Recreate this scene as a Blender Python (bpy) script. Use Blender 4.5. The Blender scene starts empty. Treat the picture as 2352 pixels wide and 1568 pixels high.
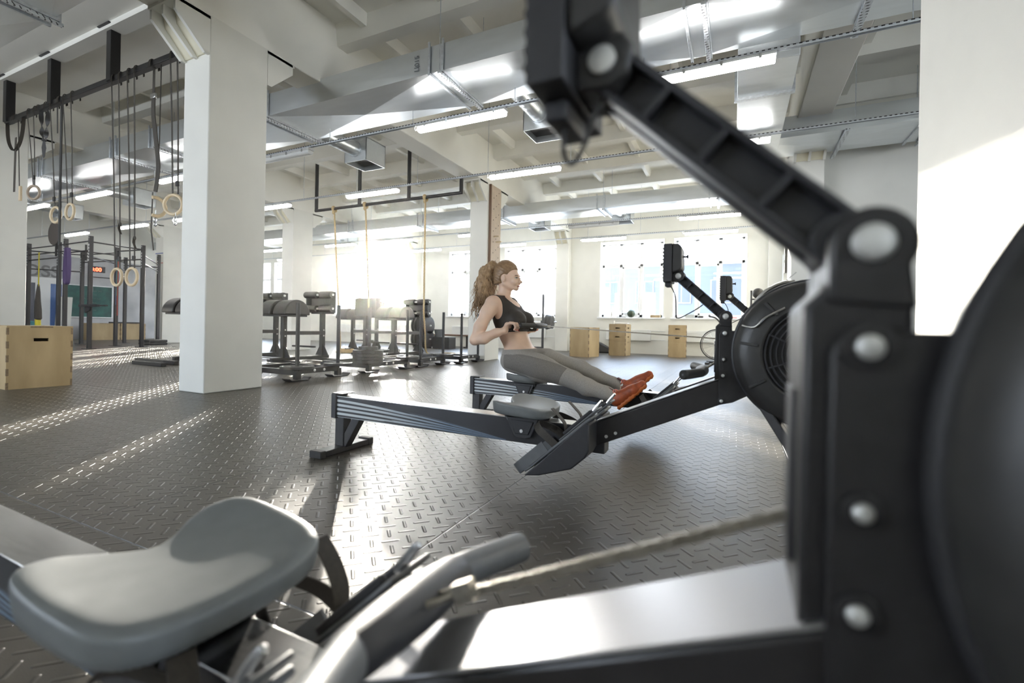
import bpy, bmesh, math, random
import numpy as np
from math import sin, cos, tan, pi, radians, sqrt, atan2
from mathutils import Vector, Matrix
S = bpy.context.scene
COL = S.collection
random.seed(7)

# ------------------------------------------------------------------ camera
CAM_H = 0.74
def make_camera():
    yaw, roll = radians(-25.5), radians(1.09)
    fwd = Vector((sin(yaw), cos(yaw), 0)); r0 = Vector((cos(yaw), -sin(yaw), 0)); u0 = Vector((0, 0, 1))
    r = cos(roll)*r0 + sin(roll)*u0; u = -sin(roll)*r0 + cos(roll)*u0
    cd = bpy.data.cameras.new('camera'); co = bpy.data.objects.new('camera', cd); COL.objects.link(co)
    M = Matrix((r, u, -fwd)).transposed().to_4x4(); M.translation = (0, 0, CAM_H); co.matrix_world = M
    cd.sensor_width = 36; cd.lens = 1073*36/2352; cd.shift_y = -33/2352
    cd.clip_start = 0.02; cd.clip_end = 300
    cd.dof.use_dof = True; cd.dof.focus_distance = 3.6; cd.dof.aperture_fstop = 2.4
    S.camera = co
make_camera()
S.view_settings.view_transform = 'Standard'; S.view_settings.look = 'None'
S.view_settings.gamma = 1; S.view_settings.use_curve_mapping = False
S.view_settings.exposure = 1.36
S.cycles.max_bounces = 10; S.cycles.diffuse_bounces = 8; S.cycles.glossy_bounces = 4
S.cycles.transparent_max_bounces = 12; S.cycles.caustics_reflective = False; S.cycles.caustics_refractive = False
S.cycles.sample_clamp_indirect = 6.0

# ------------------------------------------------------------------ sky and sun
SUN_DIR = Vector((-0.784, 1.0, 0.163)).normalized()      # towards the sun
def make_world():
    w = bpy.data.worlds.new('sky'); S.world = w; w.use_nodes = True
    nt = w.node_tree; nt.nodes.clear(); N = nt.nodes.new; L = nt.links.new
    out = N('ShaderNodeOutputWorld'); bg = N('ShaderNodeBackground'); L(bg.outputs[0], out.inputs[0])
    tc = N('ShaderNodeTexCoord')
    sep = N('ShaderNodeSeparateXYZ'); L(tc.outputs['Generated'], sep.inputs[0])
    ramp = N('ShaderNodeValToRGB'); L(sep.outputs['Z'], ramp.inputs[0])
    e = ramp.color_ramp.elements
    e[0].position = 0.0; e[0].color = (0.86, 0.92, 1.0, 1); e[1].position = 0.6; e[1].color = (0.50, 0.70, 1.0, 1)
    dot = N('ShaderNodeVectorMath'); dot.operation = 'DOT_PRODUCT'; L(tc.outputs['Generated'], dot.inputs[0]); dot.inputs[1].default_value = SUN_DIR
    def pw(p, k):
        mx = N('ShaderNodeMath'); mx.operation = 'MAXIMUM'; L(dot.outputs['Value'], mx.inputs[0]); mx.inputs[1].default_value = 0
        a = N('ShaderNodeMath'); a.operation = 'POWER'; L(mx.outputs[0], a.inputs[0]); a.inputs[1].default_value = p
        b = N('ShaderNodeMath'); b.operation = 'MULTIPLY'; L(a.outputs[0], b.inputs[0]); b.inputs[1].default_value = k
        return b
    g1, g2 = pw(60, 5.0), pw(1200, 60.0)
    ad = N('ShaderNodeMath'); ad.operation = 'ADD'; L(g1.outputs[0], ad.inputs[0]); L(g2.outputs[0], ad.inputs[1])
    mixc = N('ShaderNodeMix'); mixc.data_type = 'RGBA'; mixc.blend_type = 'ADD'; mixc.inputs[0].default_value = 1
    glow = N('ShaderNodeVectorMath'); glow.operation = 'SCALE'; glow.inputs[0].default_value = (1.0, 0.93, 0.82); L(ad.outputs[0], glow.inputs['Scale'])
    L(ramp.outputs[0], mixc.inputs[6]); L(glow.outputs[0], mixc.inputs[7])
    L(mixc.outputs[2], bg.inputs[0]); bg.inputs[1].default_value = 5.8
make_world()
sl = bpy.data.lights.new('sun', 'SUN'); sl.energy = 17.0; sl.angle = radians(0.8); sl.color = (1.0, 0.90, 0.76)
so = bpy.data.objects.new('sun', sl); COL.objects.link(so); so.rotation_euler = SUN_DIR.to_track_quat('Z', 'Y').to_euler()

# ------------------------------------------------------------------ materials
MAT = {}
def mat(name, color=(0.8, 0.8, 0.8), rough=0.5, metal=0.0, noise=0.0, nscale=20.0, bump=0.0, bscale=200.0, emit=None, estr=0.0, spec=0.5, coat=0.0, hue2=None, stretch=None):
    if name in MAT: return MAT[name]
    m = bpy.data.materials.new(name); m.use_nodes = True; nt = m.node_tree; N = nt.nodes.new; L = nt.links.new
    b = nt.nodes['Principled BSDF']; b.inputs['Base Color'].default_value = (*color, 1); b.inputs['Roughness'].default_value = rough
    b.inputs['Metallic'].default_value = metal; b.inputs['Specular IOR Level'].default_value = spec
    if coat: b.inputs['Coat Weight'].default_value = coat; b.inputs['Coat Roughness'].default_value = 0.15
    tc = None
    if noise or bump:
        tc = N('ShaderNodeTexCoord'); src = tc.outputs['Object']
        if stretch:
            mp = N('ShaderNodeMapping'); mp.inputs['Scale'].default_value = stretch; L(src, mp.inputs[0]); src = mp.outputs[0]
    if noise:
        nz = N('ShaderNodeTexNoise'); nz.inputs['Scale'].default_value = nscale; nz.inputs['Detail'].default_value = 5; L(src, nz.inputs['Vector'])
        rp = N('ShaderNodeValToRGB'); L(nz.outputs['Fac'], rp.inputs[0])
        c2 = hue2 if hue2 else tuple(min(1, c*(1+noise)) for c in color); c1 = color if hue2 else tuple(c*(1-noise) for c in color)
        rp.color_ramp.elements[0].position = 0.3; rp.color_ramp.elements[0].color = (*c1, 1); rp.color_ramp.elements[1].position = 0.7; rp.color_ramp.elements[1].color = (*c2, 1)
        L(rp.outputs[0], b.inputs['Base Color'])
        mr = N('ShaderNodeMapRange'); L(nz.outputs['Fac'], mr.inputs[0]); mr.inputs[3].default_value = max(0, rough*0.85); mr.inputs[4].default_value = min(1, rough*1.15); L(mr.outputs[0], b.inputs['Roughness'])
    if bump:
        nb = N('ShaderNodeTexNoise'); nb.inputs['Scale'].default_value = bscale; nb.inputs['Detail'].default_value = 3; L(src, nb.inputs['Vector'])
        bp = N('ShaderNodeBump'); bp.inputs['Strength'].default_value = bump; bp.inputs['Distance'].default_value = 0.002; L(nb.outputs['Fac'], bp.inputs['Height']); L(bp.outputs[0], b.inputs['Normal'])
    if emit: b.inputs['Emission Color'].default_value = (*emit, 1); b.inputs['Emission Strength'].default_value = estr
    MAT[name] = m; return m

M_WALL = mat('white_wall_paint', (0.76, 0.755, 0.705), 0.62, noise=0.03, nscale=3, bump=0.15, bscale=60)
M_CEIL = mat('white_ceiling_paint', (0.84, 0.83, 0.775), 0.7, noise=0.04, nscale=2, bump=0.2, bscale=40)
M_CORBEL = mat('cream_corbel_paint', (0.74, 0.70, 0.55), 0.6, noise=0.05, nscale=6)
M_PLASTER = mat('grey_scuffed_plaster', (0.36, 0.365, 0.385), 0.75, noise=0.5, nscale=1.3, bump=0.3, bscale=25, hue2=(0.58, 0.585, 0.60))
M_FRAME = mat('white_window_plastic', (0.85, 0.86, 0.87), 0.35)
M_GALV = mat('galvanised_steel', (0.68, 0.71, 0.73), 0.34, 0.9, noise=0.035, nscale=3, stretch=(1, 4, 4))
M_GALVD = mat('galvanised_strut', (0.60, 0.63, 0.66), 0.38, 0.85, noise=0.15, nscale=30)
M_BLK = mat('black_powder_coat', (0.022, 0.021, 0.022), 0.42, noise=0.15, nscale=60, bump=0.08, bscale=500)
M_PLAS = mat('charcoal_plastic', (0.030, 0.030, 0.033), 0.46, bump=0.15, bscale=700, noise=0.1, nscale=40)
M_PLASG = mat('grey_plastic', (0.13, 0.135, 0.14), 0.42, bump=0.1, bscale=600, noise=0.08, nscale=40)
M_RUB = mat('black_rubber', (0.028, 0.027, 0.026), 0.6, noise=0.2, nscale=50, bump=0.1, bscale=300)
M_SEAT = mat('grey_seat_foam', (0.165, 0.175, 0.178), 0.45, noise=0.08, nscale=25, bump=0.10, bscale=500)
M_STEEL = mat('stainless_steel', (0.72, 0.72, 0.72), 0.22, 1.0, noise=0.06, nscale=12, stretch=(1, 12, 12))
M_ZINC = mat('zinc_bolt', (0.70, 0.70, 0.68), 0.48, 0.65, noise=0.08, nscale=90)
M_NICK = mat('nickel_chain', (0.36, 0.33, 0.28), 0.42, 0.9, noise=0.15, nscale=120)
M_STRAP = mat('dark_webbing', (0.045, 0.038, 0.030), 0.7, noise=0.25, nscale=160, bump=0.3, bscale=600)
M_WOOD = mat('plywood', (0.33, 0.235, 0.115), 0.5, noise=0.2, nscale=5, bump=0.08, bscale=80, hue2=(0.46, 0.345, 0.19), stretch=(1, 1, 0.25))
M_PLYEDGE = mat('plywood_edge', (0.20, 0.14, 0.08), 0.6, noise=0.3, nscale=60)
M_ROPE = mat('manila_rope', (0.50, 0.38, 0.21), 0.8, noise=0.3, nscale=70, bump=0.5, bscale=150)

def mat_glass():
    m = bpy.data.materials.new('window_glass'); m.use_nodes = True; nt = m.node_tree; nt.nodes.clear(); N = nt.nodes.new; L = nt.links.new
    o = N('ShaderNodeOutputMaterial'); mx = N('ShaderNodeMixShader'); t = N('ShaderNodeBsdfTransparent'); g = N('ShaderNodeBsdfGlossy')
    t.inputs[0].default_value = (0.96, 0.98, 1.0, 1); g.inputs['Roughness'].default_value = 0.02; mx.inputs[0].default_value = 0.07
    L(t.outputs[0], mx.inputs[1]); L(g.outputs[0], mx.inputs[2]); L(mx.outputs[0], o.inputs[0]); return m
M_GLASS = mat_glass()

def math_nodes(nt):
    N = nt.nodes.new; L = nt.links.new
    def f(op, a, b=None, c=None):
        n = N('ShaderNodeMath'); n.operation = op
        for i, v in enumerate((a, b, c)):
            if v is None: continue
            if isinstance(v, (int, float)): n.inputs[i].default_value = v
            else: L(v, n.inputs[i])
        return n.outputs[0]
    return f
def mat_floor():
    m = bpy.data.materials.new('chequer_plate_rubber'); m.use_nodes = True; nt = m.node_tree; N = nt.nodes.new; L = nt.links.new
    b = nt.nodes['Principled BSDF']; f = math_nodes(nt)
    tc = N('ShaderNodeTexCoord'); sp = N('ShaderNodeSeparateXYZ'); L(tc.outputs['Object'], sp.inputs[0])
    X, Y = sp.outputs[0], sp.outputs[1]
    c = 0.70710678/0.062
    u = f('MULTIPLY', f('ADD', X, Y), c); v = f('MULTIPLY', f('SUBTRACT', Y, X), c)
    fu, fv = f('FLOOR', u), f('FLOOR', v)
    par = f('MODULO', f('ABSOLUTE', f('ADD', fu, fv)), 2.0)
    lu = f('SUBTRACT', f('SUBTRACT', u, fu), 0.5); lv = f('SUBTRACT', f('SUBTRACT', v, fv), 0.5)
    # capsule distance for a bar along u / along v
    def bar(a, bb):
        da = f('MAXIMUM', f('SUBTRACT', f('ABSOLUTE', a), 0.40), 0.0)
        return f('SQRT', f('ADD', f('MULTIPLY', da, da), f('MULTIPLY', bb, bb)))
    d0, d1 = bar(lu, lv), bar(lv, lu)
    d = f('ADD', f('MULTIPLY', d0, f('SUBTRACT', 1.0, par)), f('MULTIPLY', d1, par))
    h = N('ShaderNodeMapRange'); h.interpolation_type = 'SMOOTHSTEP'; L(d, h.inputs[0]); h.inputs[1].default_value = 0.04; h.inputs[2].default_value = 0.105; h.inputs[3].default_value = 1; h.inputs[4].default_value = 0
    # seams between the mats, 1.0 x 2.0 m
    def seam(co, size, off):
        t = f('ABSOLUTE', f('SUBTRACT', f('FRACT', f('ADD', f('DIVIDE', co, size), off)), 0.5))
        mr = N('ShaderNodeMapRange'); L(f('MULTIPLY', f('SUBTRACT', 0.5, t), size), mr.inputs[0]); mr.inputs[1].default_value = 0.001; mr.inputs[2].default_value = 0.004; mr.inputs[3].default_value = 0; mr.inputs[4].default_value = 1; return mr.outputs[0]
    sm = f('MULTIPLY', seam(X, 1.22, 0.76), seam(Y, 1.83, 0.53))
    hh = f('MULTIPLY', f('ADD', h.outputs[0], 1.0), sm)
    nz = N('ShaderNodeTexNoise'); nz.inputs['Scale'].default_value = 1.1; nz.inputs['Detail'].default_value = 6; L(tc.outputs['Object'], nz.inputs['Vector'])
    nf = N('ShaderNodeTexNoise'); nf.inputs['Scale'].default_value = 380; nf.inputs['Detail'].default_value = 2; L(tc.outputs['Object'], nf.inputs['Vector'])
    hh = f('ADD', hh, f('MULTIPLY', nf.outputs['Fac'], 0.10))
    bp = N('ShaderNodeBump'); bp.inputs['Strength'].default_value = 1.0; bp.inputs['Distance'].default_value = 0.0065; L(hh, bp.inputs['Height']); L(bp.outputs[0], b.inputs['Normal'])
    rp = N('ShaderNodeValToRGB'); L(nz.outputs['Fac'], rp.inputs[0]); e = rp.color_ramp.elements
    e[0].position = 0.3; e[0].color = (0.062, 0.053, 0.041, 1); e[1].position = 0.75; e[1].color = (0.098, 0.086, 0.068, 1)
    ms = N('ShaderNodeMix'); ms.data_type = 'RGBA'; L(sm, ms.inputs[0]); ms.inputs[6].default_value = (0.01, 0.01, 0.01, 1); L(rp.outputs[0], ms.inputs[7]); L(ms.outputs[2], b.inputs['Base Color'])
    mr = N('ShaderNodeMapRange'); L(nz.outputs['Fac'], mr.inputs[0]); mr.inputs[3].default_value = 0.30; mr.inputs[4].default_value = 0.43; L(mr.outputs[0], b.inputs['Roughness'])
    return m
M_FLOOR = mat_floor()

# ------------------------------------------------------------------ mesh builder
def rotm(axis, a): return Matrix.Rotation(a, 3, axis)
class MB:
    def __init__(s): s.v = []; s.f = []
    def add(s, vs, fs):
        o = len(s.v); s.v += [tuple(p) for p in vs]; s.f += [tuple(i+o for i in f) for f in fs]
    def box(s, x0, x1, y0, y1, z0, z1):
        s.add([(x0,y0,z0),(x1,y0,z0),(x1,y1,z0),(x0,y1,z0),(x0,y0,z1),(x1,y0,z1),(x1,y1,z1),(x0,y1,z1)],
              [(0,3,2,1),(4,5,6,7),(0,1,5,4),(1,2,6,5),(2,3,7,6),(3,0,4,7)]); return s
    def obox(s, c, size, R=None):
        a, b, d = size[0]/2, size[1]/2, size[2]/2; c = Vector(c)
        vs = [Vector(p) for p in ((-a,-b,-d),(a,-b,-d),(a,b,-d),(-a,b,-d),(-a,-b,d),(a,-b,d),(a,b,d),(-a,b,d))]
        if R is not None: vs = [R @ p for p in vs]
        s.add([p+c for p in vs], [(0,3,2,1),(4,5,6,7),(0,1,5,4),(1,2,6,5),(2,3,7,6),(3,0,4,7)]); return s
    def bar(s, p, q, w, h, up=(0,0,1)):
        # rectangular bar from p to q: w across, h along up
        p, q = Vector(p), Vector(q); d = (q-p); L_ = d.length; d.normalize(); up = Vector(up)
        if abs(d.dot(up)) > 0.98: up = Vector((0,1,0)) if abs(d.y) < 0.9 else Vector((1,0,0))
        sd = d.cross(up).normalized(); u2 = sd.cross(d).normalized()
        R = Matrix((d, sd, u2)).transposed(); s.obox((p+q)/2, (L_, w, h), R); return s
    def prism(s, poly, ax, a0, a1):
        # poly: 2D points; ax: axis of extrusion 'x' (pts are y,z) 'y' (x,z) 'z' (x,y)
        def P(p, a): return {'x': (a, p[0], p[1]), 'y': (p[0], a, p[1]), 'z': (p[0], p[1], a)}[ax]
        n = len(poly); vs = [P(p, a0) for p in poly]+[P(p, a1) for p in poly]
        fs = [tuple(range(n)), tuple(range(2*n-1, n-1, -1))]+[(i, n+i, n+(i+1) % n, (i+1) % n) for i in range(n)]
        s.add(vs, fs); return s
    def tube(s, pts, r, n=10, cap=True, closed=False, flat=None):
        pts = [Vector(p) for p in pts]; m = len(pts); rs = r if isinstance(r, (list, tuple)) else [r]*m
        T = []
        for i in range(m):
            a = pts[(i-1) % m] if (i > 0 or closed) else pts[i]; b = pts[(i+1) % m] if (i < m-1 or closed) else pts[i]
            T.append((b-a).normalized())
        ref = Vector((0,0,1)) if abs(T[0].z) < 0.9 else Vector((1,0,0))
        nrm = (ref - T[0]*ref.dot(T[0])).normalized(); vs = []; fs = []
        for i in range(m):
            nrm = nrm - T[i]*nrm.dot(T[i])
            if nrm.length < 1e-6: nrm = T[i].orthogonal()
            nrm.normalize(); bn = T[i].cross(nrm)
            for k in range(n):
                a = 2*pi*k/n; kx, ky = (1, 1) if flat is None else flat
                vs.append(pts[i]+(nrm*cos(a)*kx+bn*sin(a)*ky)*rs[i])
        for i in range(m if closed else m-1):
            j = (i+1) % m
            for k in range(n): fs.append((i*n+k, i*n+(k+1) % n, j*n+(k+1) % n, j*n+k))
        if cap and not closed: fs.append(tuple(range(n-1, -1, -1))); fs.append(tuple((m-1)*n+k for k in range(n)))
        s.add(vs, fs); return s
    def cyl(s, p, q, r, r2=None, n=20): return s.tube([p, q], [r, r if r2 is None else r2], n)
    def lathe(s, prof, c, axis='z', n=32, cap=True):
        # prof: (r, a) pairs along the axis
        vs = []; fs = []; m = len(prof); c = Vector(c)
        for r, a in prof:
            for k in range(n):
                t = 2*pi*k/n; x, y = r*cos(t), r*sin(t)
                vs.append(c+Vector({'z': (x, y, a), 'y': (x, a, y), 'x': (a, x, y)}[axis]))
        for i in range(m-1):
            for k in range(n): fs.append((i*n+k, i*n+(k+1) % n, (i+1)*n+(k+1) % n, (i+1)*n+k))
        if cap: fs.append(tuple(range(n-1, -1, -1))); fs.append(tuple((m-1)*n+k for k in range(n)))
        s.add(vs, fs); return s
    def ring(s, c, R, r, axis='y', n=40, k=8, a0=0, a1=2*pi):
        c = Vector(c); full = abs(a1-a0-2*pi) < 1e-6; m = n if full else n+1; pts = []
        for i in range(m):
            t = a0+(a1-a0)*i/n; x, y = R*cos(t), R*sin(t)
            pts.append(c+Vector({'z': (x, y, 0), 'y': (x, 0, y), 'x': (0, x, y)}[axis]))
        return s.tube(pts, r, k, closed=full)
    def ball(s, c, r, n=20, m=12):
        rx, ry, rz = r if isinstance(r, (tuple, list)) else (r, r, r); vs = []; fs = []
        for i in range(m+1):
            t = pi*i/m
            for k in range(n): a = 2*pi*k/n; vs.append((c[0]+rx*sin(t)*cos(a), c[1]+ry*sin(t)*sin(a), c[2]+rz*cos(t)))
        for i in range(m):
            for k in range(n): fs.append((i*n+k, (i+1)*n+k, (i+1)*n+(k+1) % n, i*n+(k+1) % n))
        s.add(vs, fs); return s
    def strap(s, pts, wdir, w, t=0.002, nrm=None):
        # flat band following pts, width along wdir
        pts = [Vector(p) for p in pts]; m = len(pts); vs = []; fs = []
        for i in range(m):
            T = (pts[min(i+1, m-1)]-pts[max(i-1, 0)]).normalized(); wd = Vector(wdir[i] if isinstance(wdir[0], (tuple, list, Vector)) else wdir); wd = (wd-T*wd.dot(T)).normalized()
            nn = T.cross(wd).normalized()
            for a, b in ((-1,-1),(1,-1),(1,1),(-1,1)): vs.append(pts[i]+wd*a*w/2+nn*b*t/2)
        for i in range(m-1):
            for k in range(4): fs.append((i*4+k, i*4+(k+1) % 4, i*4+4+(k+1) % 4, i*4+4+k))
        fs += [(3,2,1,0), tuple((m-1)*4+k for k in range(4))]
        s.add(vs, fs); return s
    def build(s, name, m, parent=None, bevel=0.0, smooth=35, subd=0, segs=2):
        me = bpy.data.meshes.new(name); me.from_pydata(s.v, [], s.f); me.validate()
        bm = bmesh.new(); bm.from_mesh(me); bmesh.ops.recalc_face_normals(bm, faces=bm.faces); bm.to_mesh(me); bm.free()
        for mm in (m if isinstance(m, (list, tuple)) else [m]): me.materials.append(mm)
        o = bpy.data.objects.new(name, me); COL.objects.link(o)
        if parent is not None: o.parent = parent
        if smooth:
            me.shade_smooth(); me.set_sharp_from_angle(angle=radians(smooth))
        if bevel:
            b = o.modifiers.new('bevel', 'BEVEL'); b.width = bevel; b.segments = segs; b.limit_method = 'ANGLE'; b.angle_limit = radians(40); b.harden_normals = False
        if subd:
            d = o.modifiers.new('subd', 'SUBSURF'); d.levels = subd; d.render_levels = subd
        return o
def tag(o, label=None, cat=None, group=None, kind=None):
    if label: o['label'] = label
    if cat: o['category'] = cat
    if group: o['group'] = group
    if kind: o['kind'] = kind
    return o
def empty(name, loc, rz=0.0, label=None, cat=None, group=None):
    o = bpy.data.objects.new(name, None); COL.objects.link(o); o.location = loc; o.rotation_euler = (0, 0, rz); o.empty_display_size = 0.1
    return tag(o, label, cat, group)
def struct(name, mb, m, parent=None, **k): return tag(mb.build(name, m, parent, **k), kind='structure')
def copy_tree(o, parent=None):
    c = o.copy(); COL.objects.link(c); c.parent = parent
    for ch in list(o.children): copy_tree(ch, c)
    return c
def arc(c, r, a0, a1, n): return [(c[0]+r*cos(a0+(a1-a0)*i/n), c[1]+r*sin(a0+(a1-a0)*i/n)) for i in range(n+1)]
def spline(pts, k=8):
    P = [Vector(p) for p in pts]; out = []
    for i in range(len(P)-1):
        a = P[max(i-1, 0)]; b = P[i]; c = P[i+1]; d = P[min(i+2, len(P)-1)]
        for j in range(k):
            t = j/k; out.append(0.5*((2*b)+(c-a)*t+(2*a-5*b+4*c-d)*t*t+(3*b-a-3*c+d)*t**3))
    out.append(P[-1]); return out

# ------------------------------------------------------------------ room shell
XW0, XR, YB, YW = -21.5, 6.5, -6.0, 14.6
COLX = [-17.1, -11.05, -5.075]
COLY = [3.265, 9.17]
CZ = 4.72                        # underside of the slab
struct('floor', MB().box(XW0-0.3, XR+0.3, YB-0.3, YW+0.3, -0.12, 0), M_FLOOR)
ceil = MB(); ceil.box(XW0-0.3, XR+0.3, YB-0.3, YW+0.3, CZ, CZ+0.2)
struct('ceiling', ceil, M_CEIL)
ribs = MB(); y = 3.2-1.49*6
while y < YW:
    ribs.prism([(y-0.13, CZ+.01), (y-0.09, 4.44), (y+0.09, 4.44), (y+0.13, CZ+.01)], 'x', XW0, XR); y += 1.49
struct('ceiling_ribs', ribs, M_CEIL)
cr = MB(); x = XW0+0.6
while x < XR:
    cr.prism([(x-0.07, CZ+.01), (x-0.04, 4.57), (x+0.04, 4.57), (x+0.07, CZ+.01)], 'y', YB, YW); x += 1.18
struct('ceiling_cross_ribs', cr, M_CEIL)
struct('ceiling_panel', MB().box(XW0, -5.29, 2.2, 4.3, 4.50, 4.56), M_CEIL)
for gx in (-23.0, -17.1, -11.05, -5.075, 0.98):
    struct('beam', MB().prism([(gx-0.215, 3.84), (gx-0.215, CZ), (gx+0.215, CZ), (gx+0.215, 3.84)], 'y', YB, YW), M_CEIL, bevel=0.012)
WIN = [(-0.70, .87), (-2.92, .87), (-6.32, .87), (-8.62, .87), (-12.1, .87), (-14.3, .87), (-18.1, .87), (-20.3, .87)]
WZ0, WZ1 = 1.10, 3.42
def wall_with_openings(y0, y1, xa, xb, wins, z0, z1):
    mb = MB(); xs = sorted((c-h, c+h) for c, h in wins)
    mb.box(xa, xb, y0, y1, 0, z0); mb.box(xa, xb, y0, y1, z1, CZ); p = xa
    for a, b in xs: mb.box(p, a, y0, y1, z0, z1); p = b
    mb.box(p, xb, y0, y1, z0, z1); return mb
struct('wall_window', wall_with_openings(YW, YW+0.42, XW0-0.3, 1.22, [(c, h+.10) for c, h in WIN], WZ0, WZ1+0.06), M_WALL)
struct('wall_back', wall_with_openings(YB-0.42, YB, XW0-0.3, XR+0.3, [(x, 1.0) for x in (-13.2, -10.9, -8.6, -6.3)], 1.0, 3.5), M_WALL)
struct('wall_left', MB().box(XW0-0.3, XW0, YB, YW, 0, CZ), M_WALL)
struct('wall_left_plaster', MB().box(XW0-.01, XW0+.02, YB, 11.6, 0, 2.95), M_PLASTER)
wr = MB().box(XR, XR+.3, YB, 9.3, 0, 1.0).box(XR, XR+.3, YB, 9.3, 3.5, CZ); yy_ = YB
for c_ in (-3.5, 3.0): wr.box(XR, XR+.3, yy_, c_-1.1, 1.0, 3.5); yy_ = c_+1.1
wr.box(XR, XR+.3, yy_, 9.3, 1.0, 3.5); struct('wall_right', wr, M_WALL)
for c_ in (-3.5, 3.0):
    ld = bpy.data.lights.new('window_daylight', 'AREA'); ld.shape = 'RECTANGLE'; ld.size = 2.4; ld.size_y = 2.4; ld.cycles.is_portal = True
    lo = bpy.data.objects.new('window_daylight', ld); COL.objects.link(lo); lo.location = (XR+.32, c_, 2.25); lo.rotation_euler = (radians(90), 0, radians(90))
struct('wall_partition', MB().box(1.22, XR, 9.12, 9.3, 0, CZ).box(1.22, 1.42, 9.3, YW+.42, 0, CZ), M_WALL)
# window frames
def make_window(i, cx, hw):
    z0, z1 = WZ0+0.02, WZ1; y = YW+0.10; fr = MB(); w = 0.055
    x0, x1 = cx-hw-.06, cx+hw+.06; zt = 2.72; xa, xb = cx-hw+0.54, cx-hw+1.17
    fr.box(x0, x0+w+.02, y, y+.07, z0, z1); fr.box(x1-w-.02, x1, y, y+.07, z0, z1); fr.box(x0, x1, y, y+.07, z0, z0+w+.02); fr.box(x0, x1, y, y+.07, z1-w, z1)
    fr.box(x0, x1, y, y+.065, zt-.04, zt+.04)
    for xm in (xa, xb): fr.box(xm-.045, xm+.045, y, y+.068, z0, z1)
    w_ = struct('window_%d' % i, fr, M_FRAME, bevel=.006)
    sa = MB(); a, b, c, d = xa+.045, xb-.045, z0+.075, zt-.04                     # the sash that opens
    sa.box(a, a+.05, y-.012, y+.06, c, d); sa.box(b-.05, b, y-.012, y+.06, c, d); sa.box(a, b, y-.012, y+.06, c, c+.05); sa.box(a, b, y-.012, y+.06, d-.05, d)
    tag(sa.build('sash', M_FRAME, w_, bevel=.004), kind='structure')
    tag(MB().box(b-.035, b-.02, y-.05, y-.012, 1.75, 1.87).build('handle', M_FRAME, w_, bevel=.003), kind='structure')
    tag(MB().box(x0+.02, x1-.02, y+.03, y+.036, z0+.02, z1-.02).build('glass', M_GLASS, w_), kind='structure')
    tag(MB().box(cx-hw-.16, cx+hw+.16, YW-.07, YW+.13, WZ0-.035, WZ0+.012).build('sill', M_FRAME, w_, bevel=.006), kind='structure')
for i, (c, h) in enumerate(WIN): make_window(i+1, c, h)
for xx in [c for c, h in WIN]+[-13.2, -10.9, -8.6, -6.3]:
    back = xx not in [c for c, h in WIN]
    ld = bpy.data.lights.new('window_daylight', 'AREA'); ld.shape = 'RECTANGLE'; ld.size = 1.9; ld.size_y = 2.4; ld.cycles.is_portal = True
    lo = bpy.data.objects.new('window_daylight', ld); COL.objects.link(lo)
    lo.location = (xx, (YB-.44) if back else (YW+.44), 2.25); lo.rotation_euler = (radians(90 if back else -90), 0, 0)

# columns with their corbels
def corbel(mb, mc, x0, x1, yf, sgn, zb=3.45, zt=3.84):
    prof = [(0, zb), (0.05, zb), (0.33, zb+.27), (0.33, zt), (0, zt)]
    inner = [(0, zb+.02), (0.015, zb+.02), (0.21, zb+.24), (0.23, zt-.01), (0, zt-.01)]
    P = [(yf+sgn*a, b) for a, b in prof]; Q = [(yf+sgn*a, b) for a, b in inner]
    w = .035
    for xa in (x0, (x0+x1)/2-w/2, x1-w): mb.prism(P, 'x', xa, xa+w)
    mc.prism(Q, 'x', x0+.01, x1-.01); mb.box(x0, x1, min(yf, yf+sgn*.35), max(yf, yf+sgn*.35), zt-.03, zt)
def column(x0, x1, y0, y1, both=True):
    b = MB().box(x0, x1, y0, y1, 0, 3.86); o = struct('column', b, M_WALL, bevel=.012)
    mb, mc = MB(), MB(); corbel(mb, mc, x0, x1, y0, -1)
    if both: corbel(mb, mc, x0, x1, y1, 1)
    tag(mb.build('corbel', M_WALL, o), kind='structure'); tag(mc.build('corbel_recess', M_CORBEL, o), kind='structure'); return o
for cx in COLX:
    for cy in COLY: column(cx-.215, cx+.215, cy-.325, cy+.325)
    column(cx-.215, cx+.215, 14.32, YW+.05, False)
column(0.80, 1.23, 8.70, 9.30); column(0.79, 1.22, 14.32, YW+.05, False)
struct('column_near', MB().box(0.977, 1.5, 1.2, 3.59, 0, CZ), M_WALL, bevel=.012)
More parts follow.
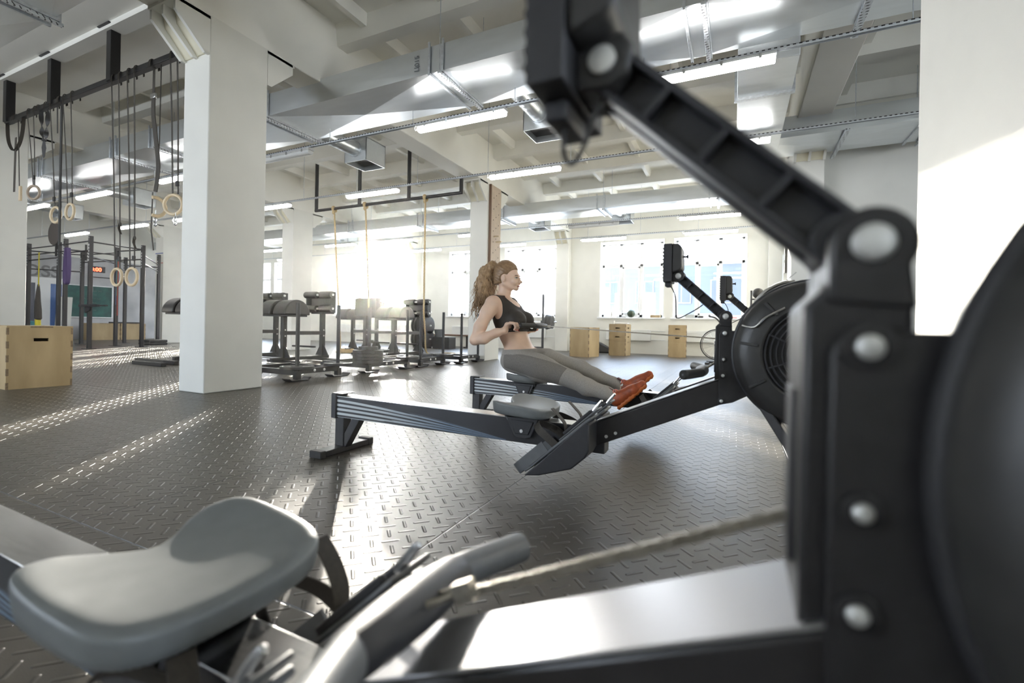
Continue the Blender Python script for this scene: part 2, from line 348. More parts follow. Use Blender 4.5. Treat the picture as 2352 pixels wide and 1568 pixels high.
# ------------------------------------------------------------------ rowing machines
def text_mesh(name, body, size, m, parent, loc, rot, depth=.0006, align='LEFT', bold=0.0):
    cu = bpy.data.curves.new(name, 'FONT'); cu.body = body; cu.size = size; cu.extrude = depth; cu.align_x = align; cu.offset = bold
    tmp = bpy.data.objects.new(name, cu); COL.objects.link(tmp)
    me = bpy.data.meshes.new_from_object(tmp.evaluated_get(bpy.context.evaluated_depsgraph_get())); bpy.data.objects.remove(tmp); bpy.data.curves.remove(cu)
    me.materials.clear(); me.materials.append(m); o = bpy.data.objects.new(name, me); COL.objects.link(o); o.parent = parent; o.location = loc; o.rotation_euler = rot; return o
def mat_rail():
    # black rail side with silver and blue bands that sweep down from the rear end
    m = bpy.data.materials.new('striped_rail'); m.use_nodes = True; nt = m.node_tree; N = nt.nodes.new; L = nt.links.new
    b = nt.nodes['Principled BSDF']; f = math_nodes(nt)
    tc = N('ShaderNodeTexCoord'); sp = N('ShaderNodeSeparateXYZ'); L(tc.outputs['Object'], sp.inputs[0])
    t = f('MINIMUM', f('MAXIMUM', f('DIVIDE', f('ADD', sp.outputs[0], 2.05), 1.12), 0.0), 1.0)
    zz = f('DIVIDE', f('SUBTRACT', sp.outputs[2], 0.196), 0.118)
    fall = f('SUBTRACT', 1.0, f('MULTIPLY', f('POWER', t, 1.5), 0.97))
    q = f('DIVIDE', zz, f('MAXIMUM', fall, 0.02))
    s = f('SINE', f('ADD', f('MULTIPLY', q, 30.0), 1.2))
    fine = f('SINE', f('ADD', f('MULTIPLY', q, 78.0), f('MULTIPLY', t, 9.0)))
    inside = f('MULTIPLY', f('LESS_THAN', q, 1.0), f('LESS_THAN', t, 0.985))
    stripe = f('MULTIPLY', f('GREATER_THAN', f('ADD', s, f('MULTIPLY', f('MULTIPLY', fine, t), 1.2)), -0.15), inside)
    rp = N('ShaderNodeValToRGB'); L(t, rp.inputs[0]); e = rp.color_ramp.elements
    e[0].position = 0.25; e[0].color = (0.62, 0.66, 0.68, 1); e[1].position = 0.7; e[1].color = (0.16, 0.22, 0.30, 1)
    mx = N('ShaderNodeMix'); mx.data_type = 'RGBA'; L(stripe, mx.inputs[0]); mx.inputs[6].default_value = (0.030, 0.030, 0.034, 1); L(rp.outputs[0], mx.inputs[7])
    L(mx.outputs[2], b.inputs['Base Color']); b.inputs['Roughness'].default_value = 0.32
    return m
M_RAIL = mat_rail()
M_BOOM = mat('black_anodised_boom', (0.026, 0.024, 0.024), 0.34, 0.0, noise=0.12, nscale=30, bump=0.05, bscale=500)
M_BOOMTOP = mat('satin_top_strip', (0.34, 0.34, 0.35), 0.33, 0.8, noise=0.02, nscale=4)
M_FLY = mat('black_flywheel_cover', (0.040, 0.039, 0.038), 0.38, 0.0, bump=0.08, bscale=500, noise=0.1, nscale=30)
M_YEL = mat('yellow_decal', (0.55, 0.62, 0.02), 0.5, noise=0.05)
M_LCD = mat('grey_display', (0.22, 0.26, 0.22), 0.25, noise=0.05, nscale=30)

FC, FR_ = (0.293, 0.662), 0.266        # flywheel centre (u, z) and radius
def seat_mesh(L_=0.275, W=0.325, H=0.05):
    nu, nv = 22, 28; mb = MB(); top = []; 
    def outline(su, sv):
        # superellipse square -> rounded seat with a waisted rear edge
        k = 5.0; r = (abs(su)**k+abs(sv)**k)**(1/k); m = max(abs(su), abs(sv), 1e-9); sc = m/r if r > 1e-9 else 1
        u, v = su*sc, sv*sc
        notch = 0.42*math.exp(-(v/0.36)**2)*max(0, -u)**2
        return (u*(1-0.10*v*v)+notch)*L_/2, v*W/2*(1-0.05*(u > 0)*u)
    idx = {}
    for i in range(nu+1):
        for j in range(nv+1):
            su, sv = -1+2*i/nu, -1+2*j/nv; u, v = outline(su, sv); e = max(abs(su), abs(sv))
            a, b = u/(L_/2), v/(W/2)
            h = 0.030*abs(b)**1.9*(0.62-0.38*a) + 0.012*max(0, -a)**2*min(1, abs(b)*1.5) - 0.008*max(0, a)**2 - 0.004
            h -= 0.005*max(0, (e-0.90)/0.10)**2.2
            idx[i, j] = len(mb.v); mb.v.append((u, v, h))
    for i in range(nu):
        for j in range(nv): mb.f.append((idx[i,j], idx[i+1,j], idx[i+1,j+1], idx[i,j+1]))
    ring = [(i, 0) for i in range(nu)]+[(nu, j) for j in range(nv)]+[(i, nv) for i in range(nu, 0, -1)]+[(0, j) for j in range(nv, 0, -1)]
    prev = [idx[k] for k in ring]
    for dz, sc in ((-0.007, 1.004), (-0.012, 1.003), (-0.044, 0.985), (-H, 0.93)):
        cur = []
        for k in ring:
            p = mb.v[idx[k]]; cur.append(len(mb.v)); mb.v.append((p[0]*sc, p[1]*sc, p[2]*(1 if dz > -0.02 else 0.55)+dz))
        n = len(ring)
        for a in range(n): b = (a+1) % n; mb.f.append((prev[a], cur[a], cur[b], prev[b]))
        prev = cur
    mb.f.append(tuple(prev)); return mb

def make_rower(loc, label, seat_u, handle, chain_to=None, taken=False, cable='long'):
    R = empty('rowing_machine', loc, 0, label, 'rowing machine', 'rowing machines in the row')
    hw = 0.046
    # --- rail
    rl = MB().prism([(-2.045, .200), (-.47, .194), (-.47, .306), (-2.045, .322)], 'y', -hw+.006, hw-.006)
    rail = rl.build('rail', M_RAIL, R, bevel=.004)
    ts = MB().prism([(-2.045, .320), (-.47, .304), (-.47, .309), (-2.045, .325)], 'y', -hw, hw); ts.build('rail_strip', M_STEEL, rail, bevel=.0015)
    MB().prism([(-2.075, .195), (-2.04, .193), (-2.04, .333), (-1.99, .334), (-1.99, .339), (-2.068, .340), (-2.075, .332)], 'y', -hw-.004, hw+.004).build('end_cap', M_PLAS, R, bevel=.004)
    MB().prism([(-2.062, .20), (-2.062, .03), (-1.995, .03), (-1.995, .20)], 'y', -.03, .03).build('rear_leg', M_BLK, R, bevel=.004)
    MB().bar((-1.905, 0, .205), (-2.01, 0, .035), .05, .05).build('leg_brace', M_BLK, R, bevel=.003)
    rf = MB().box(-2.065, -1.985, -.165, .165, .004, .036).build('rear_foot', M_BLK, R, bevel=.004)
    for s in (-1, 1): MB().box(-2.07, -1.98, min(s*.165, s*.205), max(s*.165, s*.205), .0, .042).build('rubber_cap', M_RUB, rf, bevel=.006)
    # --- boom up to the flywheel
    bm_ = MB().prism([(-.52, .222), (.10, .503), (.06, .585), (-.03, .545), (-.52, .328)], 'y', -.05, .05); boom = bm_.build('boom', M_BOOM, R, bevel=.005)
    MB().prism([(-.505, .336), (-.02, .550), (-.02, .554), (-.505, .341)], 'y', -.052, .052).build('boom_strip', M_BOOMTOP, boom, bevel=.0015)
    bt = MB()
    for u, z in ((-.46, .276), (-.42, .225+.07)): bt.cyl((u, -.055, z), (u, .055, z), .007, n=12)
    bt.build('boom_bolt', M_ZINC, boom)
    if cable == 'short':
        text_mesh('logo', 'C2', .06, M_YEL, boom, (-.400, -.0512, .245), (radians(90), radians(-22), 0), bold=.003)
    # --- upright
    up = MB(); up.prism([(-.036, .50), (-.036, .758), (-.022, .772), (-.0215, .795), (.0215, .795), (.023, .741), (.026, .50)], 'y', -.046, .046)
    upr = up.build('upright', M_BLK, R, bevel=.004)
    for s in (-1, 1):
        ear = [(-.0225, .76)]+[(0.001+.0235*cos(a), .797+.0235*sin(a)) for a in [radians(t) for t in range(180, -40, -12)]]+[(.0235, .755)]
        MB().prism(ear, 'y', min(s*.030, s*.050), max(s*.030, s*.050)).build('pivot_plate', M_BLK, upr, bevel=.003)
        MB().prism([(-.022, .45), (-.022, .726), (-.019, .736), (-.010, .742), (.12, .742), (.12, .56), (.09, .50), (.03, .465)], 'y', min(s*.05, s*.056), max(s*.05, s*.056)).build('side_plate', M_BLK, upr, bevel=.0025)
        for u, z, r in ((-.002, .732, .0080), (-.004, .630, .0060), (-.006, .567, .0065), (-.01, .468, .0065)):
            c = MB(); c.lathe([(r*1.9, 0), (r*1.9, .003), (r*1.15, .004), (r*1.1, .001)], (u, s*.056, z), 'y', 18) if s > 0 else c.lathe([(r*1.9, 0), (r*1.9, -.003), (r*1.15, -.004), (r*1.1, -.001)], (u, s*.056, z), 'y', 18)
            wsh = c.build('bolt_seat', M_BLK, upr); MB().lathe([(r, 0), (r*.95, s*.004), (r*.5, s*.006)], (u, s*.056, z), 'y', 16).build('bolt', M_ZINC, wsh)
        for u, z in ((.085, .535), (.105, .575)): MB().lathe([(.008, 0), (.008, s*.003), (.005, s*.006)], (u, s*.056, z), 'y', 14).build('screw', M_ZINC, upr)
        MB().lathe([(.0118, 0), (.0118, s*.003), (.009, s*.006), (.004, s*.007)], (.0, s*.050, .797), 'y', 24).build('pivot_bolt', M_ZINC, upr)
    MB().box(-.0395, -.034, -.018, .018, .575, .70).build('chain_slot', M_PLAS, upr, bevel=.002)
    # --- monitor arm and monitor
    a0, a1 = Vector((-.01, 0, .803)), Vector((-.180, 0, .962)); d = (a1-a0).normalized(); n_ = Vector((-d.z, 0, d.x))*-1
    arm = MB(); arm.bar(a0, a1, .020, .034, up=n_)
    for s in (-1, 1):
        for off in (-.0165, .0165): arm.bar(a0+n_*off+Vector((0, s*.017, 0)), a1+n_*off+Vector((0, s*.017, 0)), .018, .006, up=n_)
        for k in (.0, .25, .5, .75, 1.0): p = a0.lerp(a1, k); arm.bar(p-n_*.017+Vector((0, s*.017, 0)), p+n_*.017+Vector((0, s*.017, 0)), .016, .006, up=d)
    for c in (a0, a1): arm.cyl(c+Vector((0, -.027, 0)), c+Vector((0, .027, 0)), .0205, n=24)
    armo = arm.build('monitor_arm', M_PLAS, R, bevel=.0015)
    mo = MB().prism([(-.236, .938), (-.203, .938), (-.203, 1.092), (-.236, 1.092)], 'y', -.062, .062)
    for k in range(9): mo.box(-.2385, -.236, -.060, .060, .95+k*.015, .957+k*.015)
    mon = mo.build('monitor', M_PLASG if False else M_PLAS, R, bevel=.005)
    bk = [(-.203, .975), (-.203, 1.092), (-.188, 1.092)]+[(-.188+.022*cos(a), 1.070+.022*sin(a)) for a in [radians(t) for t in (75, 55, 35, 15, 0)]]+[(-.164, .995), (-.172, .985)]
    MB().prism(bk, 'y', -.056, .056).build('monitor_back', M_FLY, mon, bevel=.004)
    MB().prism([(-.203, .942), (-.203, .974), (-.165, .985), (-.155, .972), (-.158, .950), (-.172, .940)], 'y', -.030, .030).build('monitor_bracket', M_FLY, mon, bevel=.003)
    for s in (-1, 1):
        MB().lathe([(.0115, 0), (.0115, s*.004), (.006, s*.006)], (-.180, s*.030, .962), 'y', 20).build('monitor_bolt', M_ZINC, mon)
    MB().cyl((-.166, .02, 1.047), (-.150, .02, 1.047), .004).cyl((-.152, .02, 1.047), (-.146, .02, 1.047), .008).build('monitor_knob', M_PLAS, mon)
    MB().box(-.232, -.210, -.03, .03, .920, .938).build('cable_plug', M_PLAS, mon, bevel=.003)
    cab = spline([(-.218, -.01, .925), (-.205, -.03, .915), (-.188, -.045, .875), (-.183, -.05, .80), (-.178, -.045, .79), (-.16, -.04, .795), (-.11, -.03, .825), (-.085, -.02, .845)], 6)
    if cable == 'short': cab = spline([(-.218, -.01, .925), (-.216, -.02, .895), (-.205, -.03, .880), (-.196, -.025, .895), (-.185, -.02, .930), (-.165, -.02, .945)], 6)
    MB().tube(cab, .0022, 6).build('monitor_cable', M_RUB, mon)
    # --- flywheel
    fu, fz = FC; r = FR_
    fl = MB()
    v0 = -.070                                                    # the cover's seam sits towards the near side
    near = [(r*.60, v0-.030), (r*.64, v0-.052), (r*.66, v0-.056), (r*.80, v0-.052), (r*.90, v0-.042), (r*.965, v0-.028), (r*.99, v0-.014), (r, v0-.008)]
    far = [(r, v0+.010), (r*.985, v0+.030), (r*.95, v0+.070), (r*.88, v0+.115), (r*.78, v0+.150), (r*.66, v0+.165), (r*.60, v0+.150)]
    fl.lathe(near+far, (fu, 0, fz), 'y', 64, cap=False)
    flo = fl.build('flywheel_cover', M_FLY, R, smooth=28)
    MB().ring((fu, v0, fz), r*.997, .0075, 'y', 72, 8).build('cover_seam', M_PLAS, flo)
    for s in (-1, 1):
        cg = MB(); ym = v0-.046 if s < 0 else v0+.150; yi = ym-s*.03          # plane of the grille on this side
        for k, q in enumerate((.60, .535, .465, .395, .325, .255)): cg.ring((fu, ym-s*.002*k, fz), r*q, .0038, 'y', 56, 6)
        for k in range(8):
            a = 2*pi*k/8+.35; cg.bar((fu+r*.16*cos(a), ym-s*.008, fz+r*.16*sin(a)), (fu+r*.62*cos(a), ym, fz+r*.62*sin(a)), .006, .006, up=(0, 1, 0))
        cg.lathe([(r*.20, yi), (r*.20, ym-s*.004), (r*.16, ym+s*.002), (.01, ym+s*.004)], (fu, 0, fz), 'y', 32)
        cg.build('grille', M_PLAS, flo)
        MB().lathe([(r*.60, yi), (r*.10, yi-s*.005)], (fu, 0, fz), 'y', 40).build('fan', M_RUB, flo)
        for k in range(9):
            a = 2*pi*k/9+.2; p, q = (fu+r*.69*cos(a), ym+s*.006, fz+r*.69*sin(a)), (fu+r*.92*cos(a), (v0-.042 if s < 0 else v0+.095), fz+r*.92*sin(a)); MB().bar(p, q, .010, .022, up=(0, s, 0)).build('cover_rib', M_FLY, flo, bevel=.002)
    pp = MB(); pp.tube(spline([(fu-.235, v0-.030, fz+.10), (fu-.195, v0-.058, fz+.095), (fu-.16, v0-.062, fz+.13), (fu-.10, v0-.060, fz+.165)], 6), .0045, 7)
    pp.build('cover_clip', M_STEEL, flo)
    MB().bar((fu-.10, .0, fz+.262), (fu-.055, .0, fz+.305), .012, .004).tube(spline([(fu-.19, -.01, fz+.19), (fu-.15, -.012, fz+.235), (fu-.10, -.01, fz+.262), (fu-.06, -.01, fz+.266)], 5), .010, 8).build('damper_strap', M_STEEL, flo)
    # --- front legs
    for s in (-1, 1):
        fo = MB().bar((.115, s*.055, .50), (.40, s*.155, .035), .034, .034).build('front_leg', M_BLK, R, bevel=.004)
        MB().box(.365, .445, s*.155-.06, s*.155+.06, .0, .04).build('rubber_foot', M_RUB, fo, bevel=.006)
        MB().lathe([(.028, -.012), (.032, -.006), (.032, .006), (.028, .012)], (.47, s*.155, .034), 'y', 20).build('transport_wheel', M_RUB, fo)
    # --- foot boards on both sides
    for s in (-1, 1):
        y0, y1 = sorted((s*.054, s*.180))
        wedge = [(-.79, .092), (-.72, .102), (-.575, .150), (-.515, .205), (-.500, .235), (-.500, .345), (-.520, .352), (-.545, .330), (-.68, .198)]
        fb = MB().prism(wedge, 'y', y0, y1).build('foot_board', M_PLAS, R, bevel=.006)
        t = Vector((.29, 0, .258)).normalized(); nn = Vector((-t.z, 0, t.x)); yc = (y0+y1)/2
        def on(a, b, yo=0.0): p = Vector((-.79, 0, .100))+t*a+nn*b; return Vector((p.x, yc+yo, p.z))
        MB().bar(on(.01, .007), on(.40, .007), .125, .012, up=nn).build('foot_plate', M_PLASG, fb, bevel=.004)
        MB().bar(on(.22, .017), on(.44, .019), .085, .008, up=nn).build('toe_plate', M_PLASG, fb, bevel=.003)
        for o in (-.025, .025): MB().bar(on(.25, .028, o), on(.41, .030, o), .012, .014, up=nn).build('toe_plate_rib', M_PLAS, fb, bevel=.003)
        MB().tube(spline([on(.41, .028), on(.435, .034), on(.462, .038), on(.466, .035), on(.435, .029)], 5), .0045, 7).build('buckle_lever', M_STEEL, fb)
        hp = spline([on(.16, .035, -.060), on(.08, .035, -.062), on(.0, .035, -.056), on(-.030, .035, -.030), on(-.038, .035, 0), on(-.030, .035, .030), on(.0, .035, .056), on(.08, .035, .062), on(.16, .035, .060)], 4)
        MB().strap(hp, nn, .048, .005).build('heel_cup', M_PLASG, fb)
        if not taken:
            w = .055
            loop = spline([on(.20, .01, -w), on(.19, .06, -w*.98), on(.175, .105, -w*.75), on(.17, .135, -w*.2), on(.175, .130, w*.35), on(.19, .09, w*.85), on(.205, .05, w*.98), on(.21, .01, w)], 5)
            MB().strap(loop, t, .034, .0025).build('foot_strap', M_STRAP, fb)
            MB().strap(spline([on(.24, .02, w*.3), on(.26, .06, w*.55), on(.255, .11, w*.8), on(.25, .15, w*.85)], 5), (0, 1, 0), .032, .0025).build('strap_tail', M_STRAP, fb)
        else:
            loop = spline([on(.20, .01, -w_) if False else on(.20, .01, -.058), on(.20, .05, -.058), on(.20, .088, -.03), on(.20, .092, .0), on(.20, .088, .03), on(.20, .05, .058), on(.20, .01, .058)], 5)
            MB().strap(loop, t, .034, .0025).build('foot_strap', M_STRAP, fb)
    # --- seat
    su, sz = seat_u; so = seat_mesh().build('seat', M_SEAT, R, smooth=60, subd=1); so.location = (su, 0, sz)
    sc = MB()
    for s in (-1, 1):
        y0, y1 = sorted((s*.050, s*.062)); sc.prism([(-.085, -.055), (.085, -.055), (.045, -.150), (.020, -.158), (-.025, -.158), (-.045, -.145)], 'y', y0, y1)
        y0, y1 = sorted((s*.060, s*.067)); sc.prism([(-.060, -.075), (.060, -.075), (.034, -.138), (-.034, -.138)], 'y', y0, y1)
    sc.box(-.09, .09, -.062, .062, -.066, -.050)
    car = sc.build('seat_carriage', M_PLAS, so, bevel=.003)
    rol = MB()
    for u in (-.07, .07): rol.cyl((u, -.055, -.070+.002), (u, .055, -.070+.002), .0145)
    rol.build('roller', M_PLASG, car)
    for s in (-1, 1): MB().cyl((.0, s*.062, -.122), (.0, s*.070, -.122), .008, n=14).build('carriage_bolt', M_ZINC, car)
    # --- handle and chain
    H = handle['at']; bend = handle.get('bend', .035); half = .245; rt = handle.get('rot', 0.0); hk = handle.get('k', 1.0)
    hm = MB(); cen = [(-0.0+bend*.0, v, 0) for v in (-.11, -.06, 0, .06, .11)]
    hm.tube([(0, v, 0) for v in (-.115, -.10, -.05, 0, .05, .10, .115)], [a*hk for a in (.016, .0185, .021, .0225, .021, .0185, .016)], 18, flat=(1.0, 1.15))
    ho = hm.build('handle', M_PLAS, R); ho.location = H; ho.rotation_euler = (handle.get('tilt', 0.0), 0, rt)
    for s in (-1, 1):
        pts = [(0, s*.105, 0), (bend*.18, s*.135, 0), (bend*.55, s*.19, 0), (bend*.95, s*half*.985, 0), (bend, s*half, 0)]
        MB().tube(pts, [a*hk for a in (.0175, .0178, .0182, .0182, .013)], 18).build('grip', handle.get('grip', M_RUB), ho)
        MB().lathe([(.0045, 0), (.0045, s*.001), (.002, s*.002)], (bend, s*half, 0), 'y', 12).build('grip_screw', M_PLASG, ho)
    yoke = MB(); dirc = Vector(chain_to)-Vector(H); dl = Matrix.Rotation(-rt, 3, 'Z') @ dirc; dn = dl.normalized()
    yoke.tube([(dn.x*.018, -.016, dn.z*.018), (dn.x*.045, -.012, dn.z*.045), (dn.x*.062, 0, dn.z*.062), (dn.x*.045, .012, dn.z*.045), (dn.x*.018, .016, dn.z*.018)], .004, 8)
    yoke.obox(dn*.070, (.022, .016, .020), Matrix((dn, Vector((0,1,0)), dn.cross(Vector((0,1,0))))).transposed()); yoke.build('chain_swivel', M_NICK, ho)
    chain = MB(); p0 = Vector(H)+dirc.normalized()*.078; p1 = Vector(chain_to); nl = max(2, int((p1-p0).length/.0127)); dd = (p1-p0)/nl
    sdv = dd.cross(Vector((0,0,1))).normalized(); upv = sdv.cross(dd).normalized(); Rm = Matrix((dd.normalized(), sdv, upv)).transposed()
    for k in range(nl):
        c = p0+dd*(k+.5)
        if k % 2: chain.obox(c, (.0150, .0035, .0085), Rm)
        else:
            for q in (-.0035, .0035): chain.obox(c+sdv*q, (.0150, .0014, .0085), Rm)
        chain.obox(p0+dd*k, (.0042, .0105, .0042), Rm)
    chain.build('chain', M_NICK, R)
    return R
Y_NEAR, Y_MID, Y_FAR = (0.077, .41), (-.033, 2.05), (.147, 3.32)
rower_near = make_rower((*Y_NEAR, 0), 'black rowing machine close up with its grey seat and chain handle filling the foreground', (-.785, .402), dict(at=(-.385, 0, .437), bend=.045, grip=M_PLASG, tilt=-.14, rot=.11, k=1.18), (-.04, 0, .603), cable='short')
rower_mid = make_rower((*Y_MID, 0), 'black rowing machine standing empty between the close-up machine and the seated woman', (-.855, .380), dict(at=(-.085, 0, .578), bend=-.05), (-.05, 0, .603))
rower_far = make_rower((*Y_FAR, 0), 'black rowing machine with the woman in grey leggings sitting on it', (-1.590, .372), dict(at=(-1.490, 0, .754), bend=-.06), (-.05, 0, .680), taken=True)
# ------------------------------------------------------------------ ducts, light rails, lamps
ORD = ['first', 'second', 'third', 'fourth', 'fifth', 'sixth', 'seventh', 'eighth', 'ninth', 'tenth']
def duct(x0, x1, y0, y1, z0, z1, flanges, label, rib=True):
    D = empty('air_duct', ((x0+x1)/2, (y0+y1)/2, z0), 0, label, 'duct'); ox, oy, oz = (x0+x1)/2, (y0+y1)/2, z0
    mb = MB(); xs = [x0]+[f for f in flanges if x0 < f < x1]+[x1]
    for a, b in zip(xs, xs[1:]):
        cx, cy = (a+b)/2-ox, 0; a_, b_ = a-ox, b-ox; p, q = y0-oy, y1-oy; h = z1-z0
        # cross-broken sheet underneath: four shallow facets meeting along the middle
        m0, m1 = a_+(b_-a_)*.499, a_+(b_-a_)*.501
        vs = [(a_, p, 0), (b_, p, 0), (b_, q, 0), (a_, q, 0), (m0, 0, -.045), (m1, 0, -.045), (a_, p, h), (b_, p, h), (b_, q, h), (a_, q, h), (cx, p-.006, h/2)]
        mb.add(vs, [(0, 4, 5, 1), (1, 5, 2), (2, 5, 4, 3), (3, 4, 0), (6, 7, 8, 9), (0, 1, 10), (1, 7, 10), (7, 6, 10), (6, 0, 10), (2, 3, 9, 8), (1, 2, 8, 7), (0, 6, 9, 3)])
    mb.build('duct_casing', M_GALV, D, smooth=1)
    for f in flanges:
        if not (x0 < f < x1): continue
        fm = MB(); p, q, h = y0-oy, y1-oy, z1-z0; u = f-ox
        for e in (-.09, .09):
            fm.box(u+e-.014, u+e+.014, p-.03, q+.03, -.030, -.002).box(u+e-.012, u+e+.012, p-.032, p-.008, -.03, h+.04).box(u+e-.012, u+e+.012, q+.008, q+.032, -.03, h+.04)
        fl_ = fm.build('flange', M_GALVD, D, bevel=.003)
        if rib:
            ch = MB().box(u+.05, u+.09, p-.06, q+.06, -.060, -.031); ch.build('support_channel', M_STRUT, D, bevel=.003)
            for yy in (p-.045, q+.045): MB().cyl((u+.07, yy, -.05), (u+.07, yy, CZ-z0), .005, n=6).build('hanger_rod', M_GALVD, D)
    return D
def mat_strut():
    m = bpy.data.materials.new('slotted_channel'); m.use_nodes = True; nt = m.node_tree; N = nt.nodes.new; L = nt.links.new
    b = nt.nodes['Principled BSDF']; f = math_nodes(nt); tc = N('ShaderNodeTexCoord'); sp = N('ShaderNodeSeparateXYZ'); L(tc.outputs['Object'], sp.inputs[0])
    fx = f('ABSOLUTE', f('SUBTRACT', f('FRACT', f('MULTIPLY', f('ADD', sp.outputs[0], f('MULTIPLY', sp.outputs[1], 1.0)), 20.0)), 0.5))
    geo = N('ShaderNodeNewGeometry'); 
    slot = f('MULTIPLY', f('LESS_THAN', fx, 0.26), f('LESS_THAN', f('ABSOLUTE', f('SUBTRACT', f('FRACT', f('MULTIPLY', f('ADD', f('ADD', sp.outputs[1], sp.outputs[2]), 10.0), 24.0)), 0.5)), 0.16))
    mx = N('ShaderNodeMix'); mx.data_type = 'RGBA'; L(slot, mx.inputs[0]); mx.inputs[6].default_value = (0.66, 0.69, 0.72, 1); mx.inputs[7].default_value = (0.08, 0.08, 0.085, 1)
    L(mx.outputs[2], b.inputs['Base Color']); b.inputs['Metallic'].default_value = .75; b.inputs['Roughness'].default_value = .36; return m
M_STRUT = mat_strut()
FL = [-20.6, -17.9, -15.2, -12.5, -9.8, -8.6, -5.92, -3.06, -.36, 2.3, 4.9]
D1 = duct(XW0+.2, XR-.1, 4.33, 5.20, 3.58, 3.88, FL, 'wide galvanised air duct with creased underside passing just behind the tall white pillar')
D0 = duct(XW0+.2, -2.9, 1.22, 2.10, 3.58, 3.88, FL, 'galvanised air duct in the dark corner of the ceiling above the strap rig')
D2 = duct(-.02, XR-.1, 7.85, 8.72, 3.58, 3.88, [2.3, 4.9], 'short galvanised duct across the grey side wall, joined to a cross branch')
D3 = duct(XW0+.2, .9, 10.80, 11.55, 3.58, 3.88, [-20.6, -17.9, -15.9, -13.4, -10.7, -8.1, -5.55, -2.9, -.45], 'long galvanised duct running behind the climbing ropes towards the window wall')
tr = MB(); tr.box(-.02, .52, 5.20, 7.85, 3.40, 3.86); TR = tag(tr.build('duct_branch', M_GALV, bevel=.004), 'galvanised cross branch linking the wide duct to the short duct', 'duct')
MB().box(-.05, .55, 5.9, 5.96, 3.37, 3.89).build('flange', M_GALVD, TR, bevel=.003)
text_mesh('pen_mark', '\u0426015', .085, mat('pen_ink', (0.10, 0.11, 0.12), 0.6, noise=.1), D1, (-3.30-D1.location.x, 4.3215-D1.location.y, .05), (radians(90), radians(-90), 0))

def diffuser(x, yd, label, lg=.85):
    # spiral pipe leaving the back of a duct and ending in a square open box
    Dv = empty('air_outlet', (x, yd, 3.62), 0, label, 'air outlet', 'square air outlets on spiral pipes')
    pts = []; mb = MB(); n = 22
    prof = []
    for i in range(n+1): prof.append((.118+(.004 if i % 3 == 0 else 0), lg*i/n))
    mb.lathe(prof, (0, 0, .08), 'y', 24); mb.build('spiral_pipe', M_GALV, Dv, smooth=40)
    MB().lathe([(.128, lg-.05), (.132, lg-.045), (.132, lg-.02), (.128, lg-.015)], (0, 0, .08), 'y', 24).build('pipe_collar', M_GALVD, Dv)
    w = .24; bx = MB(); y0, y1 = lg-.02, lg+.46
    for a in ((-w, -w+.012, y0, y1), (w-.012, w, y0, y1), (-w, w, y0, y0+.012), (-w, w, y1-.012, y1)): bx.box(*a, -.12, .26)
    bx.box(-w, w, y0, y1, .248, .26); bx.build('outlet_box', M_GALV, Dv, bevel=.002)
    MB().box(-w+.012, w-.012, y0+.012, y1-.012, -.03, -.02).build('shade_sheet', M_RUB, Dv); return Dv  # dark sheet added to stand in for the shade inside the open box
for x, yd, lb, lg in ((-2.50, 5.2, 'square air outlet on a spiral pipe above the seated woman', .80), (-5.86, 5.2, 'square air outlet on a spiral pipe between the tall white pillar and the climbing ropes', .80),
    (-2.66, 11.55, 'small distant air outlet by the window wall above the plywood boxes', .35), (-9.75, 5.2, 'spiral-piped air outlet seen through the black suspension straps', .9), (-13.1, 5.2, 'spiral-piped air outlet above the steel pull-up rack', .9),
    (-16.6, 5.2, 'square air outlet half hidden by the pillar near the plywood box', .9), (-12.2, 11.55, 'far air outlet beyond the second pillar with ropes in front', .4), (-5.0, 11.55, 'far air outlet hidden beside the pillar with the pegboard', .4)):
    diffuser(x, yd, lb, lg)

M_LAMP = mat('lit_diffuser', (0.9, 0.9, 0.9), 0.4, emit=(1.0, 0.98, 0.95), estr=12.0)
M_LAMPOFF = mat('unlit_diffuser', (0.62, 0.63, 0.62), 0.3, noise=.03)
M_FIX = mat('grey_lamp_body', (0.50, 0.50, 0.49), 0.45, noise=.05)
RZ = 3.285
def make_lamp(lit):
    R = empty('tube_light', (0, 0, 0)); h = .635
    MB().prism([(-.055, .02), (-.055, .045), (-.03, .06), (.03, .06), (.055, .045), (.055, .02)], 'x', -h, h).build('lamp_body', M_FIX, R, bevel=.004)
    MB().prism([(-.052, .02), (-.046, -.02), (-.028, -.038), (.028, -.038), (.046, -.02), (.052, .02)], 'x', -h+.008, h-.008).build('lamp_diffuser', M_LAMP if lit else M_LAMPOFF, R, bevel=.008)
    cl = MB()
    for u in (-.5, -.17, .17, .5): cl.box(u-.012, u+.012, -.060, -.052, .0, .045)
    cl.build('lamp_clip', M_STEEL, R)
    MB().tube(spline([(-h-.0, 0, .03), (-h-.05, 0, .0), (-h-.06, 0, .035), (-h-.035, 0, .075)], 5), .008, 6).build('lamp_cable', M_FIX, R); return R
lampL, lampO = make_lamp(True), make_lamp(False); used = {True: False, False: False}
ROWS = [(4.95, [(-.33, 1), (-3.13, 1), (-6.35, 0), (-8.95, 1), (-11.95, 1), (-14.6, 1)], 'rail right behind the wide duct'),
        (7.02, [(-.25, 1), (-3.18, 1), (-6.42, 1), (-9.35, 1), (-12.3, 1), (-14.8, 1), (-17.9, 1)], 'second rail, above the weight sleds'),
        (11.25, [(-.55, 1), (-3.20, 0), (-6.45, 1), (-9.35, 1), (-11.6, 1), (-14.9, 1)], 'third rail, beyond the climbing ropes'),
        (13.05, [(-.60, 1), (-3.40, 1), (-6.45, 1), (-9.55, 1), (-12.9, 1), (-16.2, 1)], 'last rail, along the windows')]
